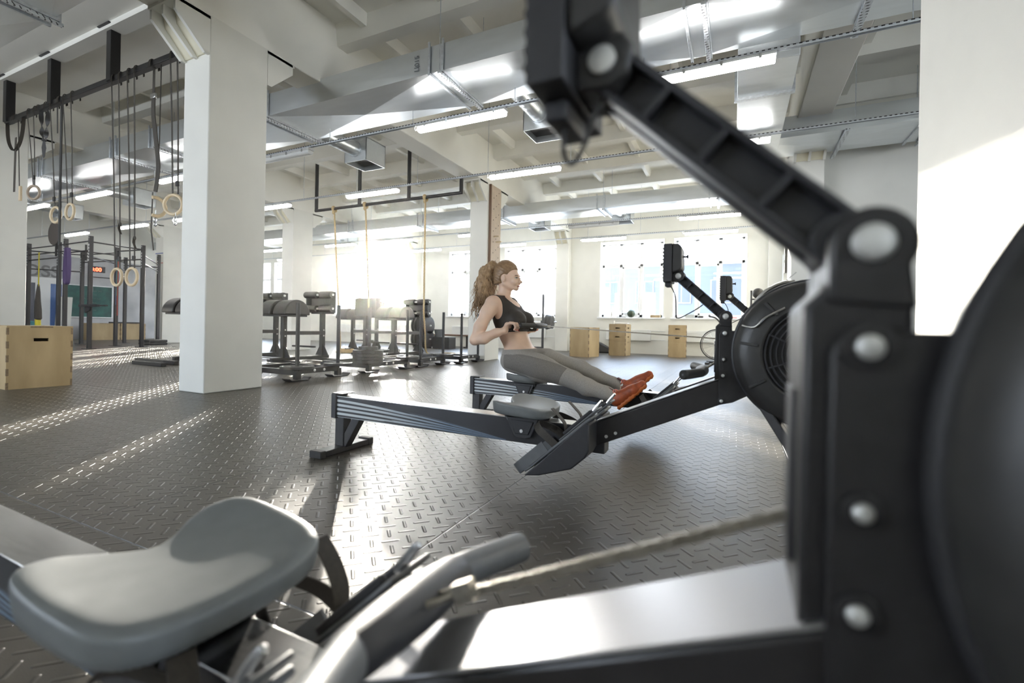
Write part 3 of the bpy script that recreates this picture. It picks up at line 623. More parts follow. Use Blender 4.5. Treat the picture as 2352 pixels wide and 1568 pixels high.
for ri, (y, ls, nm) in enumerate(ROWS):
    rail = empty('light_rail', (0, y, RZ), 0, 'thin slotted steel light rail hung on rods, the '+nm, 'light rail', 'slotted light rails')
    x0, x1 = XW0+.3, (XR-.2 if ri < 2 else 1.15)
    c = MB().box(x0, x1, -.021, .021, .085, .089); c.box(x0, x1, -.021, -.018, .062, .089); c.box(x0, x1, .018, .021, .062, .089); c.build('channel', M_STRUT, rail)
    x = -.9
    rt = 3.565-RZ if ri in (0, 2) else CZ-RZ           # under a duct the rods hang from its underside
    while x > x0+.5:
        MB().cyl((x, 0, .08), (x, 0, rt), .0045, n=6).build('hanger_rod', M_GALVD, rail); x -= 1.48
    if ri < 2:
        for x in (1.3, 2.8, 4.3): MB().cyl((x, 0, .08), (x, 0, rt), .0045, n=6).build('hanger_rod', M_GALVD, rail)
    for k, (x, lit) in enumerate(ls):
        lit = bool(lit); src = lampL if lit else lampO
        o = src if not used[lit] else copy_tree(src); used[lit] = True
        o.location = (x, y, RZ)
        tag(o, ('lit' if lit else 'unlit')+' tube light, '+ORD[k]+' from the right on the '+nm, 'ceiling light', 'tube lights on the slotted rails')
# steel strut crossing under the wide duct near the bare pillar
s1 = MB().box(.93, .99, 3.0, 5.3, 3.50, 3.545); tag(s1.build('support_strut', M_STRUT, bevel=.002), 'slotted steel strut crossing under the wide duct beside the close-up white pillar', 'strut')
s2 = MB().box(1.32, 1.37, 7.7, 8.85, 3.50, 3.54); tag(s2.build('support_strut', M_STRUT, bevel=.002), 'short slotted strut under the duct in front of the grey side wall', 'strut')

# ------------------------------------------------------------------ strap rig beside the tall pillar
SY = 3.2
rig = empty('suspension_rig', (-7.9, SY, 3.8), 0, 'dark steel ceiling beam carrying straps and rings beside the tall white pillar', 'suspension rig')
def W(x, z, dy=0.0): return (x+7.9, dy, z-3.8)
MB().box(-10.42+7.9, -5.30+7.9, -.035, .035, -.015, .055).build('beam_tube', M_BLK, rig, bevel=.006)
for x in (-10.36, -8.90, -7.30):
    p = MB().box(x+7.9-.055, x+7.9+.055, -.055, .055, .0, .70).build('post', M_BLK, rig, bevel=.006)
    MB().box(x+7.9-.14, x+7.9+.14, -.12, .12, .675, .69).build('ceiling_plate', M_BLK, p, bevel=.003)
M_RINGW = mat('birch_ring', (0.62, 0.50, 0.33), 0.45, noise=.12, nscale=20, stretch=(1, 1, .2))
def strap_pair(x, pts, w=.03, t=.003, m=None, parent=None, name='strap', dy=0.0):
    return MB().strap([(p[0], dy, p[1]) for p in pts], (1, 0, 0), w, t).build(name, m or M_STRAP, parent)
def hung(name, label, cat, x, z0, group=None): return empty(name, (x, SY, 3.83), 0, label, cat, group)
def loop_over(root, x, w=.035, m=None): MB().strap([(x, -.055, -.06), (x, -.052, .0), (x, -.04, .034), (x, 0, .040), (x, .04, .034), (x, .052, 0), (x, .055, -.06)], (1, 0, 0), w, .004).build('strap_loop', m or M_STRAP, root)
def ring_set(label, x0, tops, zr, R, axis='y', tilt=0.0, r=.0175, xr=None, m=None):
    root = hung('gym_ring', label, 'gym ring', x0, 0, 'gymnastic rings on straps'); 
    for xt, xb in tops:
        MB().strap([(xt-x0, -.05, -.03), (xt-x0+(xb-xt)*.5, -.02, (zr+R-3.83)*.5), (xb-x0, 0, zr+R-3.83)], (1, 0, 0), .028, .003).build('strap', M_STRAP, root)
        loop_over(root, xt-x0)
    xr = x0 if xr is None else xr
    rg = MB().ring((0, 0, 0), R, r, 'y', 44, 10).build('ring', m or M_RINGW, root); rg.location = (xr-x0, 0, zr-3.83); rg.rotation_euler = (0, 0, tilt)
    bk = MB().box(-.022, .022, -.012, .012, -.03, .03).build('buckle', M_BLK, root, bevel=.004); bk.location = (tops[-1][1]-x0, -.01, zr+R+.12-3.83)
    return root
ring_set('wooden ring on a short doubled strap at the dark end of the beam', -9.46, [(-9.58, -9.48), (-9.38, -9.44)], 2.61, .098, tilt=.36, xr=-9.47, m=mat('aged_ring', (0.34, 0.27, 0.20), .5, noise=.1))
ring_set('edge-turned wooden ring hung a little above head height beside the black band', -8.84, [(-8.87, -8.80)], 2.215, .108, tilt=.13, xr=-8.77)
ring_set('twin of the edge-turned ring, hung from the double black strap next to it', -8.40, [(-8.49, -8.43), (-8.27, -8.30)], 2.225, .108, tilt=.02, xr=-8.36)
ring_set('low pale wooden ring on long straps in front of the green chalkboard', -7.14, [(-7.22, -7.165), (-7.055, -7.045)], 1.28, .106, tilt=.07, xr=-7.12)
ring_set('low pale wooden ring on long straps in front of the rack post beside the chalkboard', -6.78, [(-6.856, -6.815), (-6.70, -6.715)], 1.275, .106, tilt=.09, xr=-6.775)
ring_set('wooden ring beside the edge of the tall white pillar with a clear carabiner below', -5.90, [(-5.945, -5.94), (-5.81, -5.835)], 2.09, .112, tilt=.36, xr=-5.925)
for x, z in ((-7.055, 1.95), (-6.715, 1.75)):
    k = hung('strap_tail', 'loose strap tail knotted on the straps of the %s low ring' % ('first' if x < -7 else 'second'), 'strap', x, z)
    MB().strap([(0, -.01, z-3.83), (.03, -.03, z-.06-3.83), (.10, -.04, z-.14-3.83)], (0, 1, 0), .025, .003).build('tail', M_STRAP, k); MB().ball((0, -.005, z-3.83), (.02, .015, .03), 10, 8).build('knot', M_STRAP, k)
u = hung('strap', 'black strap looped into a U at the end of the beam', 'strap', -10.12, 0)
MB().strap(spline([(-.29, 0, -.03), (-.27, 0, -.22), (-.20, 0, -.38), (-.04, 0, -.50), (.14, 0, -.42), (.24, 0, -.25), (.28, 0, -.03)], 5), (0, 1, 0), .045, .004).build('webbing', M_STRAP, u)
MB().strap([(.02, 0, -.30), (.015, -.004, -.70), (-.01, 0, -1.14)], (1, 0, 0), .06, .006).build('hanging_end', M_STRAP, u); loop_over(u, .02)
c = hung('cord', 'thin cord with a short wooden stick hanging in front of the shaded pillar', 'cord', -9.98, 0)
MB().tube([(-.05, 0, -.02), (.03, 0, -1.07)], .006, 6).build('string', M_STRAP, c); MB().box(.045, .095, -.015, .015, -1.30, -1.075).build('stick', M_RINGW, c, bevel=.006); loop_over(c, -.05, .02)
tw = hung('twisted_band', 'short black band twisted on itself between the first two rings', 'exercise band', -9.17, 0)
tp = []; wd = []
for i in range(61):
    t = i/60; a = t*2; x = -.11+.22*t if True else 0
    z = -.02-.48*(1-abs(2*t-1)**1.6); x = (-.115 if t < .5 else .125)*abs(2*t-1)**.7; tp.append((x, 0, z)); wd.append((cos(t*5*pi), sin(t*5*pi), 0))
MB().strap(tp, wd, .055, .004).build('band', M_RUB, tw); MB().strap([(0, 0, -.48), (.002, 0, -.60), (0, 0, -.74)], [(1, 0, 0), (.2, 1, 0), (1, 0, 0)], .05, .004).build('tip', M_RUB, tw); loop_over(tw, -.11); loop_over(tw, .125)
bd = hung('exercise_band', 'long thick black band reaching down between the two edge-turned rings', 'exercise band', -8.65, 0)
MB().strap([(0, 0, -.03), (-.005, 0, -1.0), (.0, 0, -2.05)], (1, 0, 0), .050, .012).build('band', M_RUB, bd); MB().strap([(-.13, 0, -.02), (-.115, 0, -.45)], (1, 0, 0), .03, .004).build('short_end', M_RUB, bd); loop_over(bd, 0, .06); MB().strap([(.0, 0, -2.05), (.005, 0, -2.9)], (1, 0, 0), .02, .004).build('lower_band', M_RUB, bd)
th = hung('suspension_trainer', 'broad dark strap with silver buckle and broken wooden ring piece near the tall pillar', 'suspension trainer', -6.37, 0)
MB().strap([(0, 0, -.02), (0, 0, -.36)], (1, 0, 0), .045, .005).build('upper_strap', M_STRAP, th)
MB().box(-.05, .05, -.015, .015, -.42, -.36).build('buckle', M_STEEL, th, bevel=.006)
MB().strap(spline([(0, 0, -.40), (.0, 0, -.60), (.05, 0, -.85), (.12, 0, -1.20), (.115, 0, -1.38), (.075, 0, -1.55)], 6), [(1, 0, 0)]*31, .075, .008).build('wide_strap', M_STRAP, th)
MB().tube([(.15, 0, -.03), (.14, 0, -.98), (.075, 0, -1.5)], .006, 6).build('cord', M_STRAP, th)
MB().ring((.085, 0, -1.73), .11, .02, 'x', 30, 8, -1.9, 1.9).build('ring_piece', M_RINGW, th); MB().strap([(.02, 0, -1.55), (.0, .0, -2.0), (.06, 0, -2.25)], (1, 0, 0), .022, .004).build('tail', M_STRAP, th); loop_over(th, 0, .05)
for x, z, lb in ((-6.28, 1.92, 'clear carabiner under the broken ring piece'), (-5.875, 1.90, 'clear carabiner under the ring by the pillar edge')):
    cb = empty('carabiner', (x, SY, z+.0), 0, lb, 'carabiner', 'carabiners under the rings'); MB().ring((0, 0, .02), .028, .007, 'y', 20, 8).ring((0, 0, -.03), .022, .007, 'y', 20, 8).build('link', M_STEEL, cb); MB().cyl((0, 0, .05), (0, 0, .14 if x < -6 else .09), .004).build('pin', M_STEEL, cb)

# ------------------------------------------------------------------ climbing ropes
RYc, RZb = 8.35, 3.53
rb = empty('rope_rig', (-7.3, RYc, RZb), 0, 'brown steel bar hung on four drops carrying the climbing ropes', 'rope rig')
MB().cyl((-2.15, 0, 0), (2.10, 0, 0), .035, n=14).build('bar', M_BLK, rb)
for x in (-2.12, -.72, .72, 2.08): MB().box(x-.03, x+.03, -.03, .03, .0, CZ-RZb).build('drop', M_BLK, rb, bevel=.004)
def rope(x, pts, label, coil=None):
    R = empty('climbing_rope', (x, RYc, RZb), 0, label, 'climbing rope', 'climbing ropes on the hung bar')
    P = spline(pts, 10); mb = MB(); r = .019
    for k in range(3):
        q = []
        L_ = 0
        for i, p in enumerate(P):
            if i: L_ += (P[i]-P[i-1]).length
            T = (P[min(i+1, len(P)-1)]-P[max(i-1, 0)]).normalized(); n1 = T.orthogonal().normalized(); n2 = T.cross(n1)
            a = L_*34+k*2*pi/3; q.append(p+(n1*cos(a)+n2*sin(a))*r*.55)
        mb.tube(q, r*.62, 6)
    mb.build('rope_strand', M_ROPE, R, smooth=60)
    kn = MB()
    for i in range(4): kn.ring((0+.012*(i-1.5), 0, -.01*i), .052, .019, 'x', 18, 6)
    kn.ball((0, -.02, -.09), (.035, .035, .05), 12, 8); kn.build('knot', M_ROPE, R)
    if coil:
        cm = MB()
        for i in range(5): cm.ring((coil[0], coil[1], coil[2]+.02+.030*(i % 3)), .24-.030*i, .020, 'z', 40, 6)
        cm.build('coiled_end', M_ROPE, R)
    return R
def dense(a, b, n, sway=0.0): return [(a[0]+(b[0]-a[0])*i/n, a[1]+(b[1]-a[1])*i/n+sway*sin(pi*i/n), a[2]+(b[2]-a[2])*i/n) for i in range(n+1)]
rope(-8.82, dense((0, 0, -.06), (.04, .25, -3.45), 14)+[(.0, .40, -3.50)], 'manila climbing rope at the end of the bar farthest from the woman', (-.25, .72, -3.53))
rope(-7.83, dense((0, 0, -.06), (.05, .2, -3.40), 14)+[(-.05, .45, -3.5)], 'manila climbing rope hanging in the middle of the bar', None)
rope(-6.13, dense((0, 0, -.06), (-.06, .1, -2.5), 10)+[(-.16, .3, -2.95), (-.33, .6, -3.40), (-.2, .8, -3.50)], 'manila climbing rope nearest the woman, its end coiled on the mat', (.0, 1.0, -3.53))

# ------------------------------------------------------------------ weight sleds
M_PLATE = mat('dark_iron_plate', (0.05, 0.048, 0.047), .45, .3, noise=.15, nscale=30)
def iron_plate(r, t):
    return [(.026, 0), (r*.35, 0), (r*.38, t*.2), (r*.80, t*.2), (r*.84, 0), (r, .002), (r, t-.002), (r*.84, t), (r*.80, t*.8), (r*.38, t*.8), (r*.35, t), (.026, t)]
def sled(y0, y1, label, deep=.95):
    S_ = empty('weight_sled', (-5.05 if y0 < 7.8 else -4.90, (y0+y1)/2, 0), 0, label, 'weight sled', 'weight sleds along the pillars'); h = (y1-y0)/2
    b = MB().box(-.03, .03, -h, h, .085, .155).build('cross_beam', M_BLK, S_, bevel=.004)
    for y in (-.09, .07): MB().lathe([(.018, .031), (.018, .035), (.008, .040)], (0, y, .12), 'x', 16).build('beam_bolt', M_ZINC, b)
    MB().box(-deep-.03, -deep+.03, -h, h, .085, .145).build('rear_beam', M_BLK, S_, bevel=.004)
    for s in (-1, 1):
        MB().box(-deep, .0, s*h-.03, s*h+.03, .07, .14).build('runner', M_BLK, S_, bevel=.004)
        MB().cyl((0, s*h, .10), (0, s*h, 1.0), .025, n=18).build('upright_tube', M_BLK, S_)
        for u in (0, -deep):
            MB().prism([(u-.035, .02), (u-.035, .12), (u+.035, .12), (u+.035, .02)], 'y', s*h-.035, s*h+.035).build('skid_stem', M_BLK, S_, bevel=.003)
            k = MB(); yy = [(-.17, .035), (-.13, .004), (.13, .004), (.17, .035), (.165, .042), (.125, .014), (-.125, .014), (-.165, .042)]
            k.prism([(s*h+a, z) for a, z in yy], 'x', u-.07, u+.07); k.build('skid', M_BLK, S_, bevel=.002)
    return S_
sleds = [sled(4.22, 4.90, 'weight sled closest to the tall white pillar, one thin plate on each tube'), sled(5.52, 6.44, 'weight sled carrying a stack of thick plates on one tube'),
         sled(6.82, 7.53, 'weight sled with a glaring floor patch behind it and one plate'), sled(7.95, 8.62, 'weight sled pushed against the pillar with the pegboard, no plates')]
def plate(x, y, z, r, t, label, group='iron plates on the sleds'):
    o = MB().lathe(iron_plate(r, t), (0, 0, 0), 'z', 40).build('weight_plate', M_PLATE); o.location = (x, y, z); return tag(o, label, 'weight plate', group)
plate(-5.05, 4.22, .156, .205, .035, 'thin iron plate on the sled tube nearest the tall white pillar'); plate(-5.05, 4.90, .156, .19, .035, 'thin iron plate on the second tube of the sled nearest the tall pillar')
z = .156
for i in range(4): plate(-5.05, 5.50, z, .225, .048, ['bottom', 'second', 'third', 'fourth'][i]+' wide plate of the stacked plates on the loaded sled'); z += .049
plate(-5.05, 5.50, z, .145, .055, 'small thick plate topping the stacked plates on the loaded sled')
plate(-5.05, 6.46, .156, .20, .05, 'glaring sunlit plate on the second tube of the loaded sled'); plate(-5.05, 7.53, .156, .20, .05, 'plate on the sled tube next to the coiled rope')

# ------------------------------------------------------------------ glute-ham benches
M_VINYL = mat('black_vinyl', (0.035, 0.032, 0.031), .38, noise=.1, nscale=20, bump=.1, bscale=300)
def ghd(x, y, rz, d, label):
    G = empty('roman_chair', (x, y, 0), rz, label, 'roman chair', 'roman chairs beyond the pillars')
    MB().box(-.25, d+.15, -.035, .035, .05, .11).build('base_beam', M_BLK, G, bevel=.004)
    MB().box(-.05, d+.05, -.035, .035, .52, .59).build('rail', M_BLK, G, bevel=.004)
    for u, h in ((.0, .86), (d, .95)):
        p = MB().box(u-.04, u+.04, -.04, .04, .1, h).build('post', M_BLK, G, bevel=.004)
        for s in (-1, 1):
            MB().prism([(s*.04, .11), (s*.17, .11), (s*.04, .33)], 'x', u-.012, u+.012).build('gusset', M_BLK, p, bevel=.002)
        MB().box(u-.035, u+.035, -.40, .40, .01, .06).build('cross_foot', M_BLK, p, bevel=.004)
        for z in (.5, .61): MB().lathe([(.014, .041), (.012, .047)], (u-.0, 0, z), 'y', 12).lathe([(.014, -.041), (.012, -.047)], (u, 0, z), 'y', 12).build('bolt', M_ZINC, p)
    MB().box(-.20, .20, -.36, .36, .855, .885).build('pad_plate', M_BLK, G, bevel=.003)
    for s in (-1, 1):
        y0, y1 = sorted((s*.04, s*.36)); pr = [(.27*cos(a), .885+.27*sin(a)) for a in [pi*i/18 for i in range(19)]]
        MB().prism(pr, 'y', y0, y1).build('pad', M_VINYL, G, bevel=.02, segs=3)
    pl = MB().box(d-.02, d+.02, -.30, .30, .93, 1.36).build('foot_plate', M_BLK, G, bevel=.01)
    for uu, z in ((-.10, 1.30), (-.10, 1.03)):
        for s in (-1, 1): MB().lathe([(.02, s*.05), (.065, s*.055), (.068, s*.07), (.068, s*.34), (.062, s*.36), (.02, s*.362)], (d+uu, 0, z), 'y', 24).build('roller_pad', M_VINYL, G)
        MB().cyl((d+uu, -.385, z), (d+uu, .385, z), .022, n=14).build('roller_axle', M_ZINC, G)
    for s in (-1, 1): MB().box(d-.12, d+.02, s*.315-.015, s*.315+.015, .95, 1.36).build('roller_bracket', M_BLK, G, bevel=.004)
    MB().cyl((d*.5, -.30, .12+.18), (d*.5, .30, .30), .018).build('handle_bar', M_BLK, G); return G
ghd(-7.40, 5.88, radians(90), .88, 'roman chair with big half-round pad, closest to the tall white pillar')
ghd(-8.80, 5.05, radians(90), 1.75, 'roman chair half hidden behind the tall white pillar')
fbar = MB().box(-.55, .62, -.04, .04, .0, .07).box(-.10, .75, -.30, -.22, .0, .06); fo_ = fbar.build('floor_beam', M_BLK, bevel=.006); fo_.location = (-9.0, 4.62, 0); tag(fo_, 'low black floor beams beside the foot of the tall white pillar', 'beam')
ghd(-7.90, 9.50, radians(-90), 1.0, 'roman chair showing its square foot plate in front of the sunny window')
ghd(-6.95, 8.40, radians(90), .9, 'roman chair with its pad glaring just under the sun')
ghd(-9.12, 9.35, radians(90), .9, 'roman chair farthest back, its pad showing behind the square foot plate')
# ------------------------------------------------------------------ plywood boxes
M_DARK = mat('dark_hollow', (0.012, 0.011, 0.010), .8)
def ply_box(loc, sx, sy, sz, rz, label, slots=(), group=None, text=None):
    # slots: list of faces ('+x', '-y', '+y') that carry a hand hole
    B = empty('plywood_box', loc, rz, label, 'plywood box', group); t = .018
    def panel(name, ax, sgn, w, h, hole):
        mb = MB(); hz = h*.80 if h > .3 else h*.55; a, b = .058, .017
        def q(u0, u1, v0, v1):
            n = sgn*((sx if ax == 'x' else sy)/2); n0, n1 = sorted((n, n-sgn*t))
            if ax == 'x': mb.box(n0, n1, u0, u1, v0, v1)
            else: mb.box(u0, u1, n0, n1, v0, v1)
        if hole:
            q(-w/2, w/2, 0, hz-b); q(-w/2, w/2, hz+b, h); q(-w/2, -a, hz-b, hz+b); q(a, w/2, hz-b, hz+b)
        else: q(-w/2, w/2, 0, h)
        return mb.build(name, M_WOOD, B)
    for ax, sg, w in (('x', 1, sy), ('x', -1, sy), ('y', 1, sx-2*t), ('y', -1, sx-2*t)):
        nm = ('+' if sg > 0 else '-')+ax; panel('side_panel', ax, sg, w, sz-t, nm in slots)
    MB().box(-sx/2, sx/2, -sy/2, sy/2, sz-t, sz).build('lid', M_WOOD, B)
    MB().box(-sx/2+t, sx/2-t, -sy/2+t, sy/2-t, .0, t).build('bottom_panel', M_WOOD, B)
    # finger joints show as darker end grain on the visible corners
    ej = MB(); k = int(sz/.16)*2+1; 
    for i in range(k):
        if i % 2: continue
        z0, z1 = (sz-t)*i/k, (sz-t)*(i+1)/k
        for sg in (-1, 1): y0, y1 = sorted((sg*sy/2, sg*(sy/2-t))); ej.box(sx/2-.001, sx/2+.0012, y0, y1, z0, z1)
        for sg in (-1, 1): x0, x1 = sorted((sg*sx/2, sg*(sx/2-t))); ej.box(x0, x1, -sy/2-.0012, -sy/2+.001, z0+(sz-t)/k*0, z1)
    ej.box(sx/2-.001, sx/2+.0012, -sy*.16, sy*.18, sz-t, sz-.002); ej.build('finger_joint', M_PLYEDGE, B); return B
ply_box((-7.02, 2.36, 0), .66, .52, .655, radians(-3), 'big plywood box with a hand hole at the foot of the shaded pillar', ('+x',))
ply_box((-3.60, 12.05, 0), .56, .60, .77, radians(-11), 'plain plywood box without hand holes in front of the window wall')
for bx, by, rz, nm in ((-2.93, 13.25, radians(-4), 'beside the plain box'), (-1.44, 13.72, radians(6), 'behind the upright of the middle rowing machine')):
    z = 0
    for h, lb in ((.385, 'bottom plywood box of the stack '), (.27, 'middle plywood box of the stack '), (.225, 'top plywood box of the stack ')):
        ply_box((bx, by, z), .475, .52, h, rz, lb+nm, ('-y', '+x') if h < .3 else (), 'stacked plywood boxes'); z += h+.001
st = text_mesh('stencil', 'X-GYM', .05, M_PLYEDGE, None, (0, 0, 0), (0, 0, 0)) if False else None
tw = MB(); tw.prism([(-.20, 0), (.20, 0), (.20, .035), (.05, .045), (-.19, .04)], 'y', -.15, .15); t_ = tw.build('folded_towel', mat('white_towel', (.8, .8, .79), .9, bump=.5, bscale=150), bevel=.012, segs=3); t_.location = (-2.90, 13.25, .884); tag(t_, 'white folded towel on top of the plywood stack beside the plain box', 'towel')
c_ = MB().lathe([(.028, 0), (.034, .09), (.030, .09), (.026, .01)], (0, 0, 0), 'z', 20).build('paper_cup', mat('white_paper', (.82, .82, .80), .6)); c_.location = (-3.08, 13.10, .884); tag(c_, 'white cup standing next to the folded towel', 'cup')
bg = MB(); bg.prism([(-.30, 0), (.30, 0), (.34, .12), (.18, .20), (-.05, .32), (-.34, .42), (-.40, .30)], 'y', -.12, .12); b_ = bg.build('gym_bag', M_RUB, bevel=.04, segs=3); b_.location = (-3.72, 14.25, 0); tag(b_, 'dark slumped gym bag on the floor between the plain box and the stack', 'bag')

# ------------------------------------------------------------------ barbell, plate tree, bench and other things by the windows
sq = empty('squat_stand', (-5.36, 13.45, 0), 0, 'thin black squat stand holding the barbell behind the woman', 'squat stand')
M_b = M_BLK
MB().box(-.03, .03, -.03, .03, .05, 1.78).build('post', M_b, sq, bevel=.004); MB().box(-.30, .30, -.03, .03, .0, .05).box(-.03, .03, -.45, .30, .0, .05).build('base', M_b, sq, bevel=.004); MB().box(-.03, .06, -.10, -.03, .86, .90).box(-.03, .06, -.12, -.10, .86, .96).build('hook', M_b, sq, bevel=.003)
MB().box(-1.26, -1.20, -.03, .03, .05, 1.78).build('post', M_b, sq, bevel=.004); MB().box(-1.26, -.03, -.02, .02, .10, .15).build('tie_bar', M_b, sq, bevel=.003)
bb = empty('barbell', (-5.86, 13.385, .915), 0, 'steel barbell resting on the squat stand with black plates behind the woman', 'barbell')
MB().cyl((-1.0, 0, 0), (.62, 0, 0), .014, n=12).build('bar', M_STEEL, bb); MB().cyl((.62, 0, 0), (.98, 0, 0), .025, n=14).build('sleeve', M_STEEL, bb)
for k in range(4):
    p = MB().lathe([(.026, 0), (.07, 0), (.075, .006), (.19, .006), (.20, 0), (.225-.012*k, .004), (.225-.012*k, .044), (.20, .048), (.026, .048)], (0, 0, 0), 'x', 36).build('weight_plate', M_RUB); p.location = (-5.86+.64+.050*k, 13.385, .915)
    tag(p, ['first', 'second', 'third', 'outermost'][k]+' black plate from the stand on the barbell behind the woman', 'weight plate', 'plates on the barbell')
pt = empty('plate_tree', (-9.27, 12.6, 0), 0, 'black plate tree loaded with big plates behind the rope coil', 'plate tree')
MB().box(-.04, .04, -.04, .04, .05, 1.30).build('post', M_b, pt, bevel=.004); MB().box(-.35, .35, -.035, .035, 0, .05).box(-.035, .035, -.35, .35, 0, .05).build('base', M_b, pt, bevel=.004)
for z, w in ((1.18, .34), (.74, .34), (.30, .34)): MB().cyl((-w, 0, z), (w, 0, z), .025, n=12).build('peg', M_ZINC, pt)
for z, r, nm in ((1.18, .11, 'small'), (.74, .29, 'big'), (.30, .29, 'big')):
    for k, xo in enumerate((-.26, -.17, .06, .14, .22)):
        if r < .2 and k not in (1, 2): continue
        p = MB().lathe([(.027, 0), (r-.02, 0), (r, .01), (r, .06), (r-.02, .07), (.027, .07)], (0, 0, 0), 'x', 32).build('weight_plate', M_RUB); p.location = (-9.27+xo, 12.6, z)
        tag(p, nm+' black plate, '+ORD[k]+' along the '+{1.18: 'top', .74: 'middle', .30: 'low'}[z]+' peg of the plate tree', 'weight plate', 'plates on the plate tree')
cr_ = MB().box(-.32, .32, -.2, .2, 0, .37).build('storage_crate', M_RUB, bevel=.01); cr_.location = (-8.58, 12.85, 0); tag(cr_, 'dark storage crate on the floor beside the plate tree', 'crate')
bu = MB().lathe([(.10, 0), (.155, .25), (.145, .25), (.095, .012)], (0, 0, 0), 'z', 24).build('bucket', M_PLASG); bu.location = (-8.80, 12.85, .371); tag(bu, 'grey bucket standing on the dark crate by the plate tree', 'bucket')
be = empty('bench', (-8.75, 13.75, 0), 0, 'low brown bench along the wall under the windows behind the sleds', 'bench')
MB().box(-.95, .62, -.17, .17, .40, .45).build('seat', mat('brown_bench_top', (.16, .085, .05), .45, noise=.2), be, bevel=.008)
for u in (-.8, .5): MB().box(u-.03, u+.03, -.03, .03, .03, .40).box(u-.04, u+.04, -.17, .17, 0, .035).build('leg', M_b, be, bevel=.004)
M_RAD = mat('white_radiator', (.78, .79, .78), .4)
for i, (c, h) in enumerate(WIN[:6]):
    rd = empty('radiator', (c-.05, 14.55, .40), 0, 'white panel radiator under the '+['window nearest the partition', 'window behind the plywood stacks', 'window behind the woman', 'window beside the pegboard pillar', 'window where the sun shines in', 'window behind the plate sleds'][i], 'radiator', 'radiators under the windows')
    MB().box(-.68, .68, -.05, .05, 0, .34).build('radiator_body', M_RAD, rd, bevel=.01)
    gr = MB()
    for k in range(26): gr.box(-.65+.05*k-.004, -.65+.05*k+.004, -.055, -.05, .03, .31)
    gr.build('radiator_rib', M_RAD, rd); MB().cyl((.68, 0, .04), (1.1, 0, .04), .012, n=8).cyl((.68, 0, .30), (1.1, 0, .30), .012, n=8).build('pipe', M_RAD, rd)
# fan bike beside the upright of the middle machine
fbk = empty('fan_bike', (-.36, 11.3, 0), 0, 'black fan bike with a spoked wheel standing near the second plywood stack', 'exercise bike')
wh = MB().ring((0, 0, .44), .33, .014, 'y', 44, 8).ring((0, 0, .44), .30, .006, 'y', 44, 6).build('wheel', M_BLK, fbk)
spk = MB()
for k in range(18): a = 2*pi*k/18; spk.cyl((.03*cos(a+.4), 0, .44+.03*sin(a+.4)), (.31*cos(a), 0, .44+.31*sin(a)), .003, n=5)
spk.ball((0, 0, .44), (.05, .05, .05), 14, 10).build('spoke', M_STEEL, wh)
MB().prism([(.02, .12), (.40, .10), (.42, .42), (.22, .52), (.05, .40)], 'y', -.10, .10).build('drive_cover', M_PLAS, fbk, bevel=.02)
MB().box(-.20, .75, -.04, .04, .02, .07).box(-.22, -.14, -.28, .28, 0, .05).box(.70, .78, -.28, .28, 0, .05).build('base_frame', M_BLK, fbk, bevel=.005)
MB().tube(spline([(.20, 0, .5), (.10, 0, .85), (-.02, 0, 1.02), (-.16, 0, 1.06)], 6), .016, 8).tube(spline([(-.15, -.2, 1.08), (-.16, 0, 1.06), (-.15, .2, 1.08)], 4), .015, 8).build('handlebar', M_BLK, fbk)
MB().bar((.38, 0, .35), (.55, 0, .82), .04, .04).build('seat_post', M_BLK, fbk); MB().ball((.56, 0, .85), (.14, .12, .045)).build('saddle', M_VINYL, fbk)
# ball rack with skipping ropes
rk = empty('ball_rack', (.52, 11.9, 0), 0, 'narrow black rack of medicine balls and skipping ropes by the partition', 'ball rack')
for u in (-.20, .30): MB().box(u-.02, u+.02, -.18, -.14, 0, 1.66).build('post', M_BLK, rk, bevel=.003)
for z in (.5, 1.0, 1.46): MB().box(-.22, .32, -.20, .10, z, z+.02).build('shelf', M_BLK, rk, bevel=.003)
for u, z, r, lb, mm in ((-.06, 1.48, .12, 'dark medicine ball on the near end of the ball rack', M_RUB), (.18, 1.48, .115, 'grey medicine ball next to the dark one on the ball rack', M_PLASG)):
    o = MB().ball((0, 0, 0), r, 24, 16).build('medicine_ball', mm); o.location = (.52+u, 11.85, z+r+.001); tag(o, lb, 'ball')
for u, cl, nm in ((-.10, (.55, .05, .04), 'red'), (-.03, (.75, .75, .74), 'white'), (.05, (.03, .28, .18), 'green'), (.12, (.05, .12, .35), 'blue')):
    o = MB().tube(spline([(0, 0, 0), (.012, -.01, -.22), (.02, -.01, -.36), (.035, -.01, -.22), (.04, 0, 0)], 5), .007, 6).build('skipping_rope', mat(nm+'_rope', cl, .5)); o.location = (.50+u, 11.70, 1.465); tag(o, nm+' skipping rope hanging from the shelf of the ball rack', 'rope')
wb = empty('wall_chart', (1.18, 13.7, 1.0), 0, 'grey wall panel with a yellow mark on the partition by the last window', 'wall panel'); MB().box(-.10, .035, -.14, .20, 0, 1.72).build('board', mat('grey_panel', (.42, .43, .42), .5), wb, bevel=.006); MB().ring((-.02, -.145, 1.52), .045, .012, 'y', 20, 6).build('yellow_mark', M_YEL, wb)
sp_ = empty('hanging_belt', (1.10, 13.3, 1.9), 0, 'long black belt hanging on the partition above the grey panel', 'belt'); MB().box(-.02, .10, -.03, .03, .3, 2.0).build('webbing', M_RUB, sp_, bevel=.01); MB().box(.0, .118, -.04, .04, 1.95, 2.05).build('wall_hook', M_BLK, sp_)
